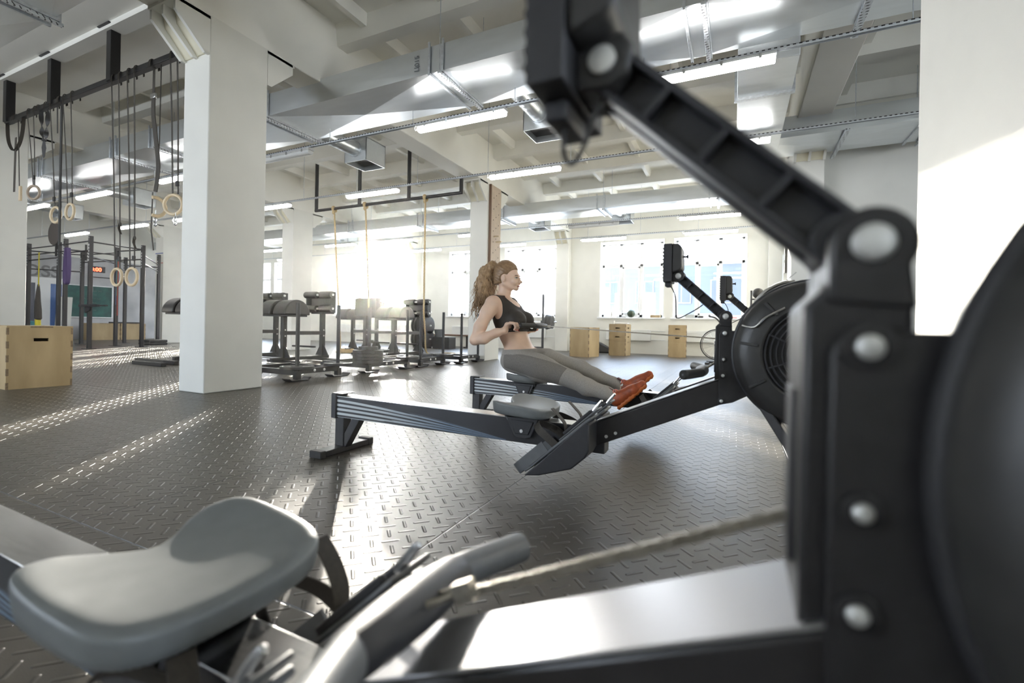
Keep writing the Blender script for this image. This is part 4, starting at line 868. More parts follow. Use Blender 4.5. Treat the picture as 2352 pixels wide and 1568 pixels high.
# things on the window sills
def sill_thing(name, mb, m, x, label, cat, y=14.60, z=WZ0+.012, **k):
    o = mb.build(name, m, **k); o.location = (x, y, z); return tag(o, label, cat)
sill_thing('medicine_ball', MB().ball((0, 0, .115), .12, 24, 16), mat('dark_green_ball', (.05, .075, .045), .6), -2.90, 'dark green ball on the sill of the window behind the plywood stacks', 'ball')
sill_thing('bottle', MB().lathe([(.04, 0), (.042, .14), (.018, .18), (.018, .21)], (0, 0, 0), 'z', 16), mat('white_plastic_bottle', (.8, .8, .8), .3), -3.50, 'white bottle on the sill beside the dark green ball', 'bottle')
sill_thing('small_crate', MB().box(-.14, .14, -.07, .07, 0, .075), M_WOOD, -2.17, 'small wooden crate at the end of the sill with the dark green ball', 'crate', bevel=.004)
for k, (x, l_) in enumerate(((-3.30, .10), (-3.12, .13), (-2.62, .12))): sill_thing('phone', MB().box(-l_/2, l_/2, -.03, .03, 0, .012), M_RUB, x, ['thin dark gadget lying near the white bottle', 'thin dark gadget lying against the dark green ball', 'thin dark gadget lying between the ball and the small crate'][k], 'gadget', bevel=.003)
sill_thing('glass_crate', MB().box(-.13, .13, -.07, .07, 0, .10), M_PLASG if False else mat('clear_grey_plastic', (.55, .58, .58), .25), -1.20, 'clear plastic tray on the sill nearest the partition', 'tray', bevel=.004)
sill_thing('dark_tin', MB().box(-.07, .07, -.05, .05, 0, .05), M_RUB, -.90, 'dark tin beside the clear plastic tray', 'tin', bevel=.004)
sill_thing('red_folder', MB().box(-.14, .10, -.05, .05, 0, .02), mat('red_card', (.6, .05, .05), .5), -.05, 'red folder lying at the partition end of the sill', 'folder', bevel=.002)
sill_thing('medicine_ball', MB().ball((0, 0, .10), .10, 24, 16), M_RUB, -8.10, 'black ball on the window sill above the low bench', 'ball')
# pegboard on the second pillar
pg = empty('pegboard', (-4.855, 9.17, 0), 0, 'tall tan climbing pegboard screwed to the pillar behind the woman', 'pegboard')
M_PEGB = mat('tan_board', (.52, .42, .32), .55, noise=.08, nscale=8)
MB().box(0, .04, -.235, .23, 1.3, 3.83).build('board', M_PEGB, pg, bevel=.004)
MB().box(-.002, .05, -.262, -.235, 1.3, 3.83).build('side_strip', mat('brown_edge', (.17, .10, .06), .6), pg)
hl = MB()
for k in range(30):
    z = 1.4+.08*k; yy = (-.12, .0, .12)[k % 3]; hl.lathe([(.013, .0395), (.013, .0412)], (0, yy, z), 'x', 10)
hl.build('peg_hole', M_DARK, pg)
for z, y in ((2.62, .02), (2.72, -.10)): MB().cyl((.02, y, z), (.17, y, z), .014, n=12).build('peg', M_RINGW, pg)

# ------------------------------------------------------------------ steel rig, chalkboard and door at the far end
rg = empty('pull_up_rig', (-16, 6.6, 0), 0, 'black steel pull-up rig of tall posts in front of the grey end wall', 'pull-up rig')
PST = [(-14.46, 5.95, 2.80), (-15.80, 5.98, 2.82), (-16.15, 5.98, 2.76), (-17.9, 5.98, 2.82), (-14.63, 7.17, 2.78), (-15.74, 7.07, 2.77), (-17.35, 6.95, 2.73), (-17.36, 8.03, 2.70), (-16.84, 8.70, 2.86)]
M_LBL = mat('white_label', (.6, .6, .6), .5)
for x, y, h in PST:
    p = MB().box(x+16-.04, x+16+.04, y-6.6-.04, y-6.6+.04, .0, h).build('post', M_BLK, rg, bevel=.005); MB().box(x+16-.13, x+16+.13, y-6.6-.10, y-6.6+.10, 0, .012).build('foot_plate', M_BLK, p, bevel=.002)
    lb = MB()
    for k in range(6): lb.box(x+16-.018, x+16+.018, y-6.6-.0415, y-6.6-.0400, h-.62+.075*k, h-.575+.075*k)
    lb.box(x+16-.012, x+16+.012, y-6.6-.0415, y-6.6-.0400, h-.05, h-.03); lb.build('post_label', M_LBL, p)
def cbar(i, j, z, r=.017, z2=None):
    a, b = PST[i], PST[j]; MB().cyl((a[0]+16, a[1]-6.6, z), (b[0]+16, b[1]-6.6, z if z2 is None else z2), r, n=10).build('cross_bar', M_BLK, rg)
for i, j, z in ((0, 4, 2.66), (0, 1, 2.68), (1, 3, 2.68), (1, 3, 2.50), (2, 3, 2.35), (0, 1, 2.45), (4, 5, 2.66), (5, 6, 2.62), (4, 5, 2.40), (5, 6, 2.40), (1, 5, 2.55), (6, 7, 2.55), (4, 8, 2.30), (4, 8, 2.52), (3, 6, 2.62), (0, 5, 2.30), (5, 7, 2.25), (7, 8, 2.45), (3, 6, 2.12)): cbar(i, j, z)
MB().box(1.3, 1.32, -.67, -.63, 2.2, 2.6).build('brace', M_BLK, rg)
tgt = empty('ball_target', (-16.25, 5.90, 2.98), 0, 'round dark ball target bolted above the pull-up rig', 'ball target'); MB().lathe([(.01, -.01), (.30, -.01), (.31, 0), (.30, .012), (.01, .012)], (0, 0, 0), 'y', 40).build('disc', mat('brown_disc', (.10, .085, .075), .6, noise=.1), tgt); MB().box(.04, .10, .012, .05, -.6, .25).build('bracket', M_BLK, tgt)
arm_ = empty('spotter_arm', (-14.40, 5.87, 1.07), 0, 'black spotter arm sticking out from the front rig post across the chalkboard', 'spotter arm'); MB().box(-.35, .55, -.03, .03, -.03, .03).box(.55, .95, -.018, .018, -.018, .018).build('arm', M_BLK, arm_, bevel=.004); MB().prism([(-.06, -.03), (.20, -.03), (.16, -.12), (-.06, -.18)], 'y', -.02, .02).build('bracket', M_BLK, arm_, bevel=.003)
ym = mat('yellow_webbing', (.62, .52, .03), .6, noise=.1)
tx = empty('suspension_trainer', (-16.95, 5.86, 2.45), 0, 'yellow and black suspension trainer hanging from the rig above the plywood box', 'suspension trainer')
MB().strap([(0, 0, .06), (0, 0, -.85)], (1, 0, 0), .05, .01).build('yellow_strap', ym, tx); MB().tube([(0, 0, -.80), (-.01, 0, -1.0), (-.02, 0, -1.25), (.0, 0, -1.5), (.02, 0, -1.72), (.0, 0, -1.76)], [.02, .045, .06, .075, .075, .05], 10).build('bundle', M_STRAP, tx); MB().cyl((0, 0, -1.74), (.01, 0, -1.98), .062, n=12).build('grip_band', ym, tx); MB().tube([(.01, 0, -1.98), (.02, 0, -2.1), (.01, 0, -2.3)], [.05, .06, .07], 10).build('handle', M_RUB, tx)
pb = empty('exercise_band', (-15.45, 5.88, 2.45), 0, 'purple exercise band looped over the rig beside the chalkboard', 'exercise band'); MB().strap(spline([(-.05, 0, .1), (-.11, 0, -.4), (-.10, 0, -.72), (-.02, 0, -.82), (.06, 0, -.72), (.09, 0, -.3), (.05, 0, .1)], 5), [(0, 1, 0)]*31, .08, .03).build('band', mat('purple_rubber', (.06, .035, .12), .55), pb)
for x, y, cl, nm, l_ in ((-15.55, 6.98, (.05, .22, .10), 'green', 1.0), (-15.48, 6.98, (.45, .08, .06), 'red', 1.55), (-15.50, 6.95, (.10, .12, .2), 'blue', 1.25)):
    o = MB().strap([(0, 0, 0), (.02, 0, -.35), (.0, 0, -.7 if nm != 'red' else -1.0), (.01, 0, -l_)], [(1, 0, 0)]*4, .05 if nm == 'green' else .025, .008).build('exercise_band', mat(nm+'_band', cl, .55)); o.location = (x, y, 2.40); tag(o, 'thin '+nm+' exercise band hanging from the rig behind the low rings', 'exercise band')
for k in range(2):
    o = MB().box(-.30, .30, -.25, .25, 0, .075).build('weight_block', M_RUB, bevel=.02); o.location = (-16.0, 8.15, .077*k); tag(o, ['lower', 'upper'][k]+' black block of the pair on the floor by the last rig post', 'weight block', 'stacked black blocks')
XB = XW0+.02
cb_ = empty('chalkboard', (XB, 8.82, .82), 0, 'green chalkboard with faint chalk writing on the grey end wall', 'chalkboard')
M_CHALK = mat('green_board', (0.030, 0.105, 0.095), .7, noise=.35, nscale=4)
MB().box(.005, .03, -.72, .68, 0, 1.13).build('board', M_CHALK, cb_)
fb_ = MB()
for a in ((-.745, -.715, -.02, 1.15), (.675, .705, -.02, 1.15)): fb_.box(.0, .045, a[0], a[1], a[2], a[3])
fb_.box(0, .045, -.745, .705, -.03, .0).box(0, .045, -.745, .705, 1.13, 1.155).build('frame', M_FRAME, cb_, bevel=.004)
random.seed(3); ck = MB(); mc_ = mat('chalk', (.45, .52, .48), .9)
for r in range(6):
    y = .35-(r % 2)*.15
    for w in range(random.randint(2, 4)):
        l_ = random.uniform(.06, .14); pts = [(.0312, y-l_*i/8, .95-.14*r+random.uniform(-.012, .02)) for i in range(9)]; ck.tube(pts, .0022, 4); y -= l_+.04
ck.build('chalk_scribble', mc_, cb_)
ck2 = empty('clock', (XB+.02, 9.02, 2.50), 0, 'digital clock with red figures above the chalkboard', 'clock'); MB().box(-.02, .05, -.26, .24, -.02, .20).build('case', M_PLAS, ck2, bevel=.006)
text_mesh('digits', '0:00', .19, mat('red_led', (.3, .01, .01), .5, emit=(1, .05, .02), estr=6), ck2, (.052, -.20, .02), (radians(90), 0, radians(90)), bold=.004)
bs = MB().cyl((0, -.1, 0), (0, .62, 0), .014, n=10).build('wall_rail', M_BLK); bs.location = (XB+.05, 8.9, 2.30); tag(bs, 'thin dark bar on the end wall under the red clock', 'bar')
sgn = text_mesh('wall_lettering', 'CROSS', .56, mat('grey_lettering', (.22, .22, .225), .7, noise=.1), None, (XB+.004, 6.28, 2.17), (radians(90), 0, radians(90)), bold=.01); tag(sgn, 'large grey painted letters on the end wall above the double door', 'lettering')
d_ = struct('door_1', MB().box(XB-.02, XB+.05, 6.55, 6.63, 0, 2.1).box(XB-.02, XB+.05, 8.03, 8.06, 0, 2.1).box(XB-.02, XB+.05, 6.55, 8.06, 2.04, 2.14).box(XB-.02, XB+.055, 7.33, 7.72, .0, 2.04).box(XB-.02, XB+.054, 6.63, 8.03, 0, .46).box(XB-.02, XB+.054, 6.63, 8.03, 1.94, 2.04).box(XB-.02, XB+.053, 6.63, 6.72, .4, 2.0), M_FRAME)
tag(MB().box(XB+.005, XB+.02, 6.72, 7.33, .46, 1.94).build('pane', mat('dark_pane', (.10, .11, .15), .15, noise=.05), d_), kind='structure'); tag(MB().box(XB+.005, XB+.02, 7.72, 8.03, .46, 1.94).build('pane', mat('blue_pane', (.10, .18, .40), .15, noise=.05), d_), kind='structure')
tag(MB().tube([(XB+.055, 7.42, .88), (XB+.12, 7.42, .88), (XB+.12, 7.42, 1.10), (XB+.055, 7.42, 1.10)], .014, 8).build('handle', M_FRAME, d_), kind='structure')
pk = MB().obox((0, 0, .74), (.03, .42, 1.5), rotm('Y', .12)).build('leaning_board', mat('white_board', (.72, .72, .68), .5), bevel=.004); pk.location = (XB+.30, 7.98, .01); tag(pk, 'white boards leaning on the end wall beside the blue door pane', 'board')
ply_box((-20.75, 8.85, 0), .60, .95, .60, 0, 'long plywood box under the chalkboard', ()); ply_box((-20.75, 9.75, 0), .60, .80, .60, 0, 'plywood box beside the long one, under the edge of the chalkboard', ())
dm = MB().box(-.3, .3, -.32, .40, 0, .05).build('flat_pad', M_RUB, bevel=.01); dm.location = (-20.75, 9.55, .602); tag(dm, 'flat black pad lying across the plywood boxes by the chalkboard', 'pad')
gb = MB().ball((0, 0, .33), .33, 28, 18).build('exercise_ball', mat('teal_ball', (.02, .16, .20), .4)); gb.location = (-19.2, 6.45, 0); tag(gb, 'teal exercise ball behind the plywood box by the shaded pillar', 'ball')
for z, cl, nm in ((2.94, (.05, .10, .35), 'blue'), (2.62, (.55, .12, .08), 'red')):
    o = MB().box(-.215, .215, -.003, .003, -.012, .012).build('tape_line', mat(nm+'_tape', cl, .6)); o.location = (-17.1, 8.841, z); tag(o, nm+' line of tape across the white pillar behind the rig', 'tape')

# ------------------------------------------------------------------ houses outside the windows
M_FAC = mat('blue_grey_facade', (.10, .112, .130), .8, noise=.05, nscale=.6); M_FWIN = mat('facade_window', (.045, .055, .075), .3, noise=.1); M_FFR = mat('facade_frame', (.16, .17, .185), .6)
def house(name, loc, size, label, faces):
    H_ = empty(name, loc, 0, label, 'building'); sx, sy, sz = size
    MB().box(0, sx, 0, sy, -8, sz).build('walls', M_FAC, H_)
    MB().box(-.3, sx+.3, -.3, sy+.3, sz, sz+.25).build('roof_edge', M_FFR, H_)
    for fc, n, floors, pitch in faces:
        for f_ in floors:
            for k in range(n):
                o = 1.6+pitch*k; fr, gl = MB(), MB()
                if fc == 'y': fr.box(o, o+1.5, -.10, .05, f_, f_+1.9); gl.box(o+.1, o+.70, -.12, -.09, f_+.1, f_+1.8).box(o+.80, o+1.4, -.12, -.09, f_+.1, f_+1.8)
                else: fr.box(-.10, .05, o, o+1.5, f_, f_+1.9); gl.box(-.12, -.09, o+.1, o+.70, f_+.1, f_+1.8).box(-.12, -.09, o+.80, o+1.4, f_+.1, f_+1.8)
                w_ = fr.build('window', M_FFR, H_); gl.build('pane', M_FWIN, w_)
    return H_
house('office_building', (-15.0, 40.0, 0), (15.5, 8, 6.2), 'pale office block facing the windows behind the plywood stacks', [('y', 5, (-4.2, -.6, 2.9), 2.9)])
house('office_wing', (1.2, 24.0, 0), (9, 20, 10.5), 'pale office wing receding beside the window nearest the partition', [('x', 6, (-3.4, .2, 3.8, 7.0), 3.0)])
# ------------------------------------------------------------------ the rowing woman
def smin(a, b, k):
    h = np.clip(0.5+0.5*(b-a)/k, 0, 1); return b*(1-h)+a*h-k*h*(1-h)
def smax(a, b, k): return -smin(-a, -np.broadcast_to(b, a.shape), k)
class SDF:
    """Smooth union of tapered capsules and ellipsoids on a grid, meshed with surface nets."""
    def __init__(s): s.p = []
    def cap(s, a, b, ra, rb, k=.02): s.p.append(('c', np.array(a, float), np.array(b, float), ra, rb, k, None)); return s
    def ell(s, c, r, k=.02, R=None): s.p.append(('e', np.array(c, float), np.array(r, float), 0, 0, k, R)); return s
    def cut(s, c, r, k=.01): s.p.append(('x', np.array(c, float), np.array(r, float), 0, 0, k, None)); return s
    def chain(s, pts, rs, k=.02):
        for i in range(len(pts)-1): s.cap(pts[i], pts[i+1], rs[i], rs[i+1], k)
        return s
    def near(s, lo, hi, m=.09):
        q = SDF(); lo = np.asarray(lo)-m; hi = np.asarray(hi)+m
        for pr in s.p:
            t, a, b, ra, rb = pr[:5]
            l_, h_ = (np.minimum(a-ra, b-rb), np.maximum(a+ra, b+rb)) if t == 'c' else (a-b.max(), a+b.max())
            if (l_ <= hi).all() and (h_ >= lo).all(): q.p.append(pr)
        return q
    def ev(s, P):
        d = np.full(P.shape[:-1], 9.0); lo, hi = P.reshape(-1, 3).min(0), P.reshape(-1, 3).max(0)
        for t, a, b, ra, rb, k, R in s.near(lo, hi).p:
            if t == 'c':
                ab = b-a; L2 = max(ab@ab, 1e-12); h = np.clip(((P-a)@ab)/L2, 0, 1); q = np.linalg.norm(P-(a+h[..., None]*ab), axis=-1)-(ra+(rb-ra)*h)
            else:
                q0 = P-a
                if R is not None: q0 = q0@np.array(R)
                n = q0/b; l = np.linalg.norm(n, axis=-1); g = np.linalg.norm(n/b, axis=-1); q = l*(l-1)/np.maximum(g, 1e-9)
            d = smin(d, q, k) if t != 'x' else -smin(-d, q, k)
        return d
def surface_nets(fn, lo, hi, h):
    lo = np.array(lo); n = np.ceil((np.array(hi)-lo)/h).astype(int)+1
    ax = [lo[i]+h*np.arange(n[i]) for i in range(3)]
    V = np.empty(tuple(n))
    B_ = 20
    for i in range(0, n[0], B_):
        for j in range(0, n[1], B_):
            for k in range(0, n[2], B_):
                G = np.stack(np.meshgrid(ax[0][i:i+B_], ax[1][j:j+B_], ax[2][k:k+B_], indexing='ij'), -1); V[i:i+B_, j:j+B_, k:k+B_] = fn(G)
    ins = V < 0; c = [slice(None, -1), slice(1, None)]
    cnt = sum(ins[c[i], c[j], c[k]].astype(int) for i in (0, 1) for j in (0, 1) for k in (0, 1)); act = (cnt > 0) & (cnt < 8)
    idx = -np.ones(act.shape, int); cells = np.argwhere(act); idx[act] = np.arange(len(cells))
    acc = np.zeros((len(cells), 3)); w = np.zeros(len(cells)); cr = list(np.ndindex(2, 2, 2))
    for a in cr:
        for d in range(3):
            if a[d]: continue
            b = list(a); b[d] = 1; va = V[cells[:, 0]+a[0], cells[:, 1]+a[1], cells[:, 2]+a[2]]; vb = V[cells[:, 0]+b[0], cells[:, 1]+b[1], cells[:, 2]+b[2]]
            m = (va < 0) != (vb < 0); t = np.where(m, va/np.where(m, va-vb, 1), 0); p = np.tile(np.array(a, float), (len(cells), 1)); p[:, d] += t
            acc[m] += p[m]; w[m] += 1
    vs = lo+h*(cells+acc/w[:, None]); fs = []
    for d in range(3):
        e, f = (d+1) % 3, (d+2) % 3; s0 = [slice(None)]*3; s1 = [slice(None)]*3; s0[d] = slice(None, -1); s1[d] = slice(1, None)
        A, B = ins[tuple(s0)], ins[tuple(s1)]; ed = np.argwhere(A != B)
        ed = ed[(ed[:, e] > 0) & (ed[:, f] > 0) & (ed[:, e] < n[e]-1) & (ed[:, f] < n[f]-1)]
        de = np.zeros(3, int); de[e] = 1; df = np.zeros(3, int); df[f] = 1
        q = np.stack([idx[tuple((ed-de-df).T)], idx[tuple((ed-df).T)], idx[tuple(ed.T)], idx[tuple((ed-de).T)]], 1); flip = ~A[tuple(ed.T)]; q[flip] = q[flip][:, ::-1]; fs.append(q)
    return vs, np.concatenate(fs)
def sdf_obj(name, fn, lo, hi, h, m, parent, smooth_it=2):
    vs, fs = surface_nets(fn, lo, hi, h); me = bpy.data.meshes.new(name); me.from_pydata(vs.tolist(), [], fs.tolist()); me.validate()
    for mm in (m if isinstance(m, (list, tuple)) else [m]): me.materials.append(mm)
    me.shade_smooth(); o = bpy.data.objects.new(name, me); COL.objects.link(o); o.parent = parent
    if smooth_it: md = o.modifiers.new('smooth', 'SMOOTH'); md.factor = .5; md.iterations = smooth_it
    return o
WY = 3.32
WOM = empty('person', (-1.44, WY, 0), 0, 'woman with a curly ponytail rowing in a black crop top, grey leggings and orange shoes', 'person')
# joints in local coordinates (x forward, y to the far side, z up); the near side is negative y
def M_SKIN():
    m = mat('skin', (0.76, 0.54, 0.41), .42, noise=.05, nscale=14, bump=.05, bscale=300); b = m.node_tree.nodes['Principled BSDF']
    b.inputs['Subsurface Weight'].default_value = .12; b.inputs['Subsurface Radius'].default_value = (.012, .005, .003); b.inputs['Subsurface Scale'].default_value = .6; return m
SK = M_SKIN()
J = {}
def body():
    s = SDF()
    # pelvis and trunk, leaning a little back
    pel = (-.035, 0, .475); s.ell((-.055, 0, .495), (.120, .160, .105), .03); s.ell((-.09, -.075, .482), (.098, .092, .085), .03).ell((-.09, .075, .482), (.098, .092, .085), .03)
    s.ell((-.085, 0, .58), (.100, .133, .12), .05); s.ell((-.135, 0, .70), (.105, .135, .12), .05); s.ell((-.175, 0, .82), (.112, .150, .13), .05)
    s.ell((-.215, 0, .905), (.085, .150, .065), .05)
    for y in (-.075, .075): s.ell((-.075, y, .795), (.075, .072, .068), .03)
    for y in (-1, 1): s.cap((-.235, y*.06, .945), (-.225, y*.155, .925), .045, .052, .04)
    # neck and head (head looks along +x)
    s.cap((-.235, 0, .945), (-.205, 0, 1.045), .058, .050, .03)
    s.ell((-.207, 0, 1.162), (.096, .076, .099), .02); s.ell((-.172, 0, 1.120), (.078, .062, .080), .025); s.ell((-.150, 0, 1.075), (.052, .043, .036), .02)
    for y in (-1, 1): s.cap((-.190, y*.052, 1.078), (-.118, y*.014, 1.044), .018, .014, .02)     # jaw
    s.ell((-.112, 0, 1.042), (.017, .020, .015), .014)                                # chin
    s.cap((-.180, 0, 1.062), (-.215, 0, 1.060), .026, .040, .025)
    s.cap((-.099, 0, 1.133), (-.078, 0, 1.094), .0070, .0105, .012); s.ell((-.0755, 0, 1.091), (.0105, .0105, .0095), .008)                    # nose
    for y in (-.0105, .0105): s.ell((-.086, y, 1.086), (.010, .008, .007), .006)
    s.ell((-.106, 0, 1.141), (.011, .044, .009), .02)                                # brow
    for y in (-.034, .034): s.ell((-.112, y, 1.093), (.022, .020, .022), .02)          # cheeks
    s.cut((-.0945, -.032, 1.123), (.009, .0145, .0075), .010).cut((-.0945, .032, 1.123), (.009, .0145, .0075), .010)
    s.ell((-.0985, 0, 1.0635), (.0105, .018, .0055), .006); s.ell((-.1005, 0, 1.0540), (.0105, .016, .006), .006)
    s.cut((-.088, 0, 1.0587), (.008, .018, .0012), .003); s.cut((-.094, 0, 1.0485), (.006, .014, .004), .008)
    for y in (-1, 1):
        s.ell((-.190, y*.077, 1.118), (.017, .007, .029), .006); s.cut((-.186, y*.085, 1.121), (.009, .005, .015), .004)
    # arms: elbows back, forearms forward to the handle
    for y in (-1, 1):
        sh, el, wr = (-.235, y*.168, .915), (-.325, y*.265, .638), (-.100, y*.215, .713)
        J['sh', y], J['el', y], J['wr', y] = sh, el, wr
        s.chain([sh, (-.255, y*.20, .85), (-.295, y*.24, .74), el], [.056, .050, .044, .037], .03)
        s.chain([el, (-.25, y*.262, .652), (-.16, y*.235, .695), wr], [.037, .041, .031, .0235], .02)
    # legs
    for y, hip, kn, an in ((-1, (-.02, -.085, .484), (.400, -.105, .372), (.742, -.105, .262)), (1, (-.02, .085, .484), (.385, .105, .440), (.742, .105, .300))):
        mid = tuple((a+b)/2 for a, b in zip(hip, kn)); s.chain([hip, (mid[0]-.06, mid[1], mid[2]+.012), mid, kn], [.098, .094, .080, .058], .03)
        cf = tuple(a+(b-a)*.30 for a, b in zip(kn, an)); s.chain([kn, (cf[0], cf[1], cf[2]-.012), tuple(a+(b-a)*.7 for a, b in zip(kn, an)), an], [.056, .056, .041, .034], .025)
        J['an', y] = an; J['kn', y] = kn
        s.ell((an[0]+.028, an[1], an[2]+.008), (.035, .028, .026), .02)
    return s
BODY = body()
# hands: palm and five fingers closed round the grip
H_GRIP = {}
def hand_sdf(s, y, gx, gz, dirv):
    # grip runs along y at (gx, gz); the hand comes from behind, knuckles up, fingers over the top and round the front
    wr = np.array(J['wr', y]); w = y*.185
    s.cap(wr, (gx-.062, w, gz+.016), .0225, .022, .015)
    for i, o in enumerate((-.033, -.011, .011, .033)):
        yy = w+o; L_ = (.88, 1.0, .96, .80)[i if y > 0 else 3-i] if False else (.90, 1.0, .95, .80)[(3-i) if y < 0 else i]
        r = .0098-.0006*(L_ < .85); base = (gx-.058, w+o*.7, gz+.016)
        k1 = (gx-.024, yy, gz+.030); k2 = (gx+.012*L_, yy, gz+.026); k3 = (gx+.027*L_, yy, gz+.0); k4 = (gx+.014*L_, yy, gz-.024*L_)
        s.cap(base, k1, .0125, .0115, .007); s.cap(k1, k2, .0108, r, .004); s.cap(k2, k3, r, r*.94, .003); s.cap(k3, k4, r*.94, r*.82, .003)
    t0 = (gx-.055, w-y*.025, gz+.004); t1 = (gx-.030, w-y*.050, gz-.018); t2 = (gx-.004, w-y*.045, gz-.029); t3 = (gx+.016, w-y*.032, gz-.030)
    s.cap(t0, t1, .016, .0125, .010); s.cap(t1, t2, .0125, .0108, .005); s.cap(t2, t3, .0108, .0088, .004)
GX, GZ = -.012, .740
for y in (-1, 1): hand_sdf(BODY, y, GX-.02, GZ, None)
lo, hi = (-.42, -.34, .20), (.86, .34, 1.29)
# one grid for the whole body, finer would only cost time
body_o = sdf_obj('body', BODY.ev, lo, hi, .0042, SK, WOM, 1)
def worn(name, off, region, m, lo, hi, h=.0045, sdf=BODY, it=3):
    return sdf_obj(name, lambda P: smax(sdf.ev(P)-off, region(P), .004), lo, hi, h, m, WOM, it)
M_LEG = mat('grey_knit', (.34, .32, .295), .8, noise=.22, nscale=260, bump=.35, bscale=900); M_LEGD = mat('dark_grey_knit', (.20, .185, .17), .8, noise=.25, nscale=260, bump=.35, bscale=900)
M_TOP = mat('black_stretch', (.034, .027, .022), .65, noise=.15, nscale=80, bump=.1, bscale=500)
# leggings: from a waist tilted forward to above the ankles
LEG = SDF(); LEG.p = [p for p in BODY.p]
def waist(P): return P[..., 2]-(.570+.10*(P[..., 0]+.09)*.6)
def cuff(P): return P[..., 0]-.700
def leg_region(P): return np.maximum(np.maximum(waist(P), cuff(P)), -(P[..., 0]+.30))
def noarm(P): return np.abs(P[..., 1])-.205
def panel(P):
    # darker panel on the outside of the thigh
    return None
lg = worn('leggings', .0045, lambda P: np.maximum(leg_region(P), noarm(P)), M_LEG, (-.30, -.22, .20), (.74, .22, .60))
def dark_panel(y):
    def reg(P):
        x, yy, z = P[..., 0], P[..., 1]*y, P[..., 2]; ax = .455+(x+.0)*-.17 if y < 0 else .455-(x)*.03
        up = z-(ax+.045+.045*np.clip(1-((x-.10)/.30)**2, 0, 1)); dn = (ax-.045-.02*np.clip((x+.1)/.3, 0, 1))-z
        return np.maximum(np.maximum(up, dn), np.maximum(np.maximum(-(x+.135), x-(.345+.5*(z-.42))), .095-yy))
    return reg
for y in (-1, 1): tag(sdf_obj('thigh_panel', lambda P, f=dark_panel(y): np.maximum(BODY.ev(P)-.0062, f(P)), (-.16, -.22, .28), (.42, .22, .60), .0045, M_LEGD, lg, 2), 'dark grey thigh panel')
wb_ = tag(sdf_obj('waistband', lambda P: np.maximum(np.maximum(BODY.ev(P)-.0075, np.abs(waist(P)+.020)-.020), noarm(P)), (-.24, -.20, .48), (.06, .20, .61), .006, M_LEG, lg, 1), 'folded waistband')
# crop top: under the bust to the shoulder straps
def top_region(P):
    x, y, z = P[..., 0], P[..., 1], P[..., 2]
    lower = (.700+.10*(x+.12))-z
    neck = .075-np.sqrt(((x+.145)/1.0)**2+(y/.95)**2+((z-.945)/1.25)**2)            # scooped front neckline
    neckb = .080-np.sqrt(((x+.30)/1.0)**2+(y/1.0)**2+((z-.965)/1.3)**2)
    armhole = -np.inf
    arm = .092-np.sqrt(((x+.215)/.95)**2+((np.abs(y)-.200)/.85)**2+((z-.880)/1.30)**2)
    up = z-.985
    return np.maximum.reduce([lower, neck, neckb, arm, up, np.abs(y)-.165])
tp = worn('crop_top', .0055, top_region, M_TOP, (-.34, -.20, .64), (.03, .20, 1.0), .0042, it=4)
hem = tag(sdf_obj('hem_band', lambda P: np.maximum(np.maximum(BODY.ev(P)-.0075, np.abs((.710+.10*(P[..., 0]+.12))-P[..., 2])-.010), np.abs(P[..., 1])-.165), (-.26, -.19, .66), (.0, .19, .76), .0055, M_TOP, tp, 1), 'elastic hem')
# hair: cap pulled back, curly ponytail
M_HAIR = mat('brown_hair', (.19, .11, .055), .42, noise=.5, nscale=60, bump=.5, bscale=140, hue2=(.34, .21, .11), stretch=(.5, 1, 1))
M_CURL = mat('light_brown_curls', (.25, .15, .075), .5, noise=.5, nscale=50, bump=.6, bscale=120, hue2=(.46, .30, .16))
HD = SDF(); HD.ell((-.207, 0, 1.166), (.104, .082, .106), .01); HD.ell((-.245, 0, 1.10), (.062, .062, .075), .03)
def hair_region(P):
    x, y, z = P[..., 0], P[..., 1], P[..., 2]
    face = (x+.134)-.50*(z-1.190)-.022*np.cos(y*26)                                  # hairline slopes back towards the temple
    low = (1.075+.10*(x+.30))-z; earc = .034-np.sqrt(((x+.183)/1.0)**2+((z-1.112)/1.15)**2)
    return np.maximum.reduce([face, low, earc])
hr = sdf_obj('hair', lambda P: np.maximum(HD.ev(P)+.0012*np.sin(P[..., 2]*260+P[..., 0]*150), hair_region(P)), (-.33, -.10, 1.05), (-.08, .10, 1.29), .005, M_HAIR, WOM, 2)
PT = SDF(); PT.chain([(-.285, 0, 1.215), (-.325, 0, 1.225), (-.375, 0, 1.175), (-.395, 0, 1.09), (-.385, 0, 1.00), (-.375, 0, .93), (-.372, 0, .89)], [.020, .038, .060, .070, .066, .045, .022], .03)
pt_o = sdf_obj('ponytail', lambda P: PT.ev(P)+.006*np.sin(P[..., 2]*75+4*np.sin(P[..., 0]*60))*np.sin(P[..., 1]*70+P[..., 0]*90), (-.50, -.12, .85), (-.24, .12, 1.30), .0075, M_CURL, hr, 1)
random.seed(11); cur = MB()
for i in range(330):
    a = random.uniform(0, 2*pi); z0 = random.uniform(.98, 1.235); cx = -.325-.065*min(1, max(0, (1.235-z0)/.10)); rr = random.uniform(.5, .95)*(.03+.045*min(1, max(0, (1.24-z0)/.09)))
    p = Vector((cx+rr*cos(a), rr*sin(a), z0)); pts = []; ln = random.uniform(.12, .25); fq = random.uniform(60, 110); ph = random.uniform(0, 6); am = random.uniform(.004, .009); ox = random.uniform(-.35, .12)
    for k in range(15):
        t = k/14; pts.append(p+Vector((ox*ln*t+am*cos(fq*ln*t+ph)+.012*cos(a)*t, am*sin(fq*ln*t+ph)+.02*sin(a)*t, -ln*t)))
    cur.tube(pts, [.0036*(1-.7*(k/14)) for k in range(15)], 5)
cur.build('curl', M_CURL, pt_o, smooth=80)
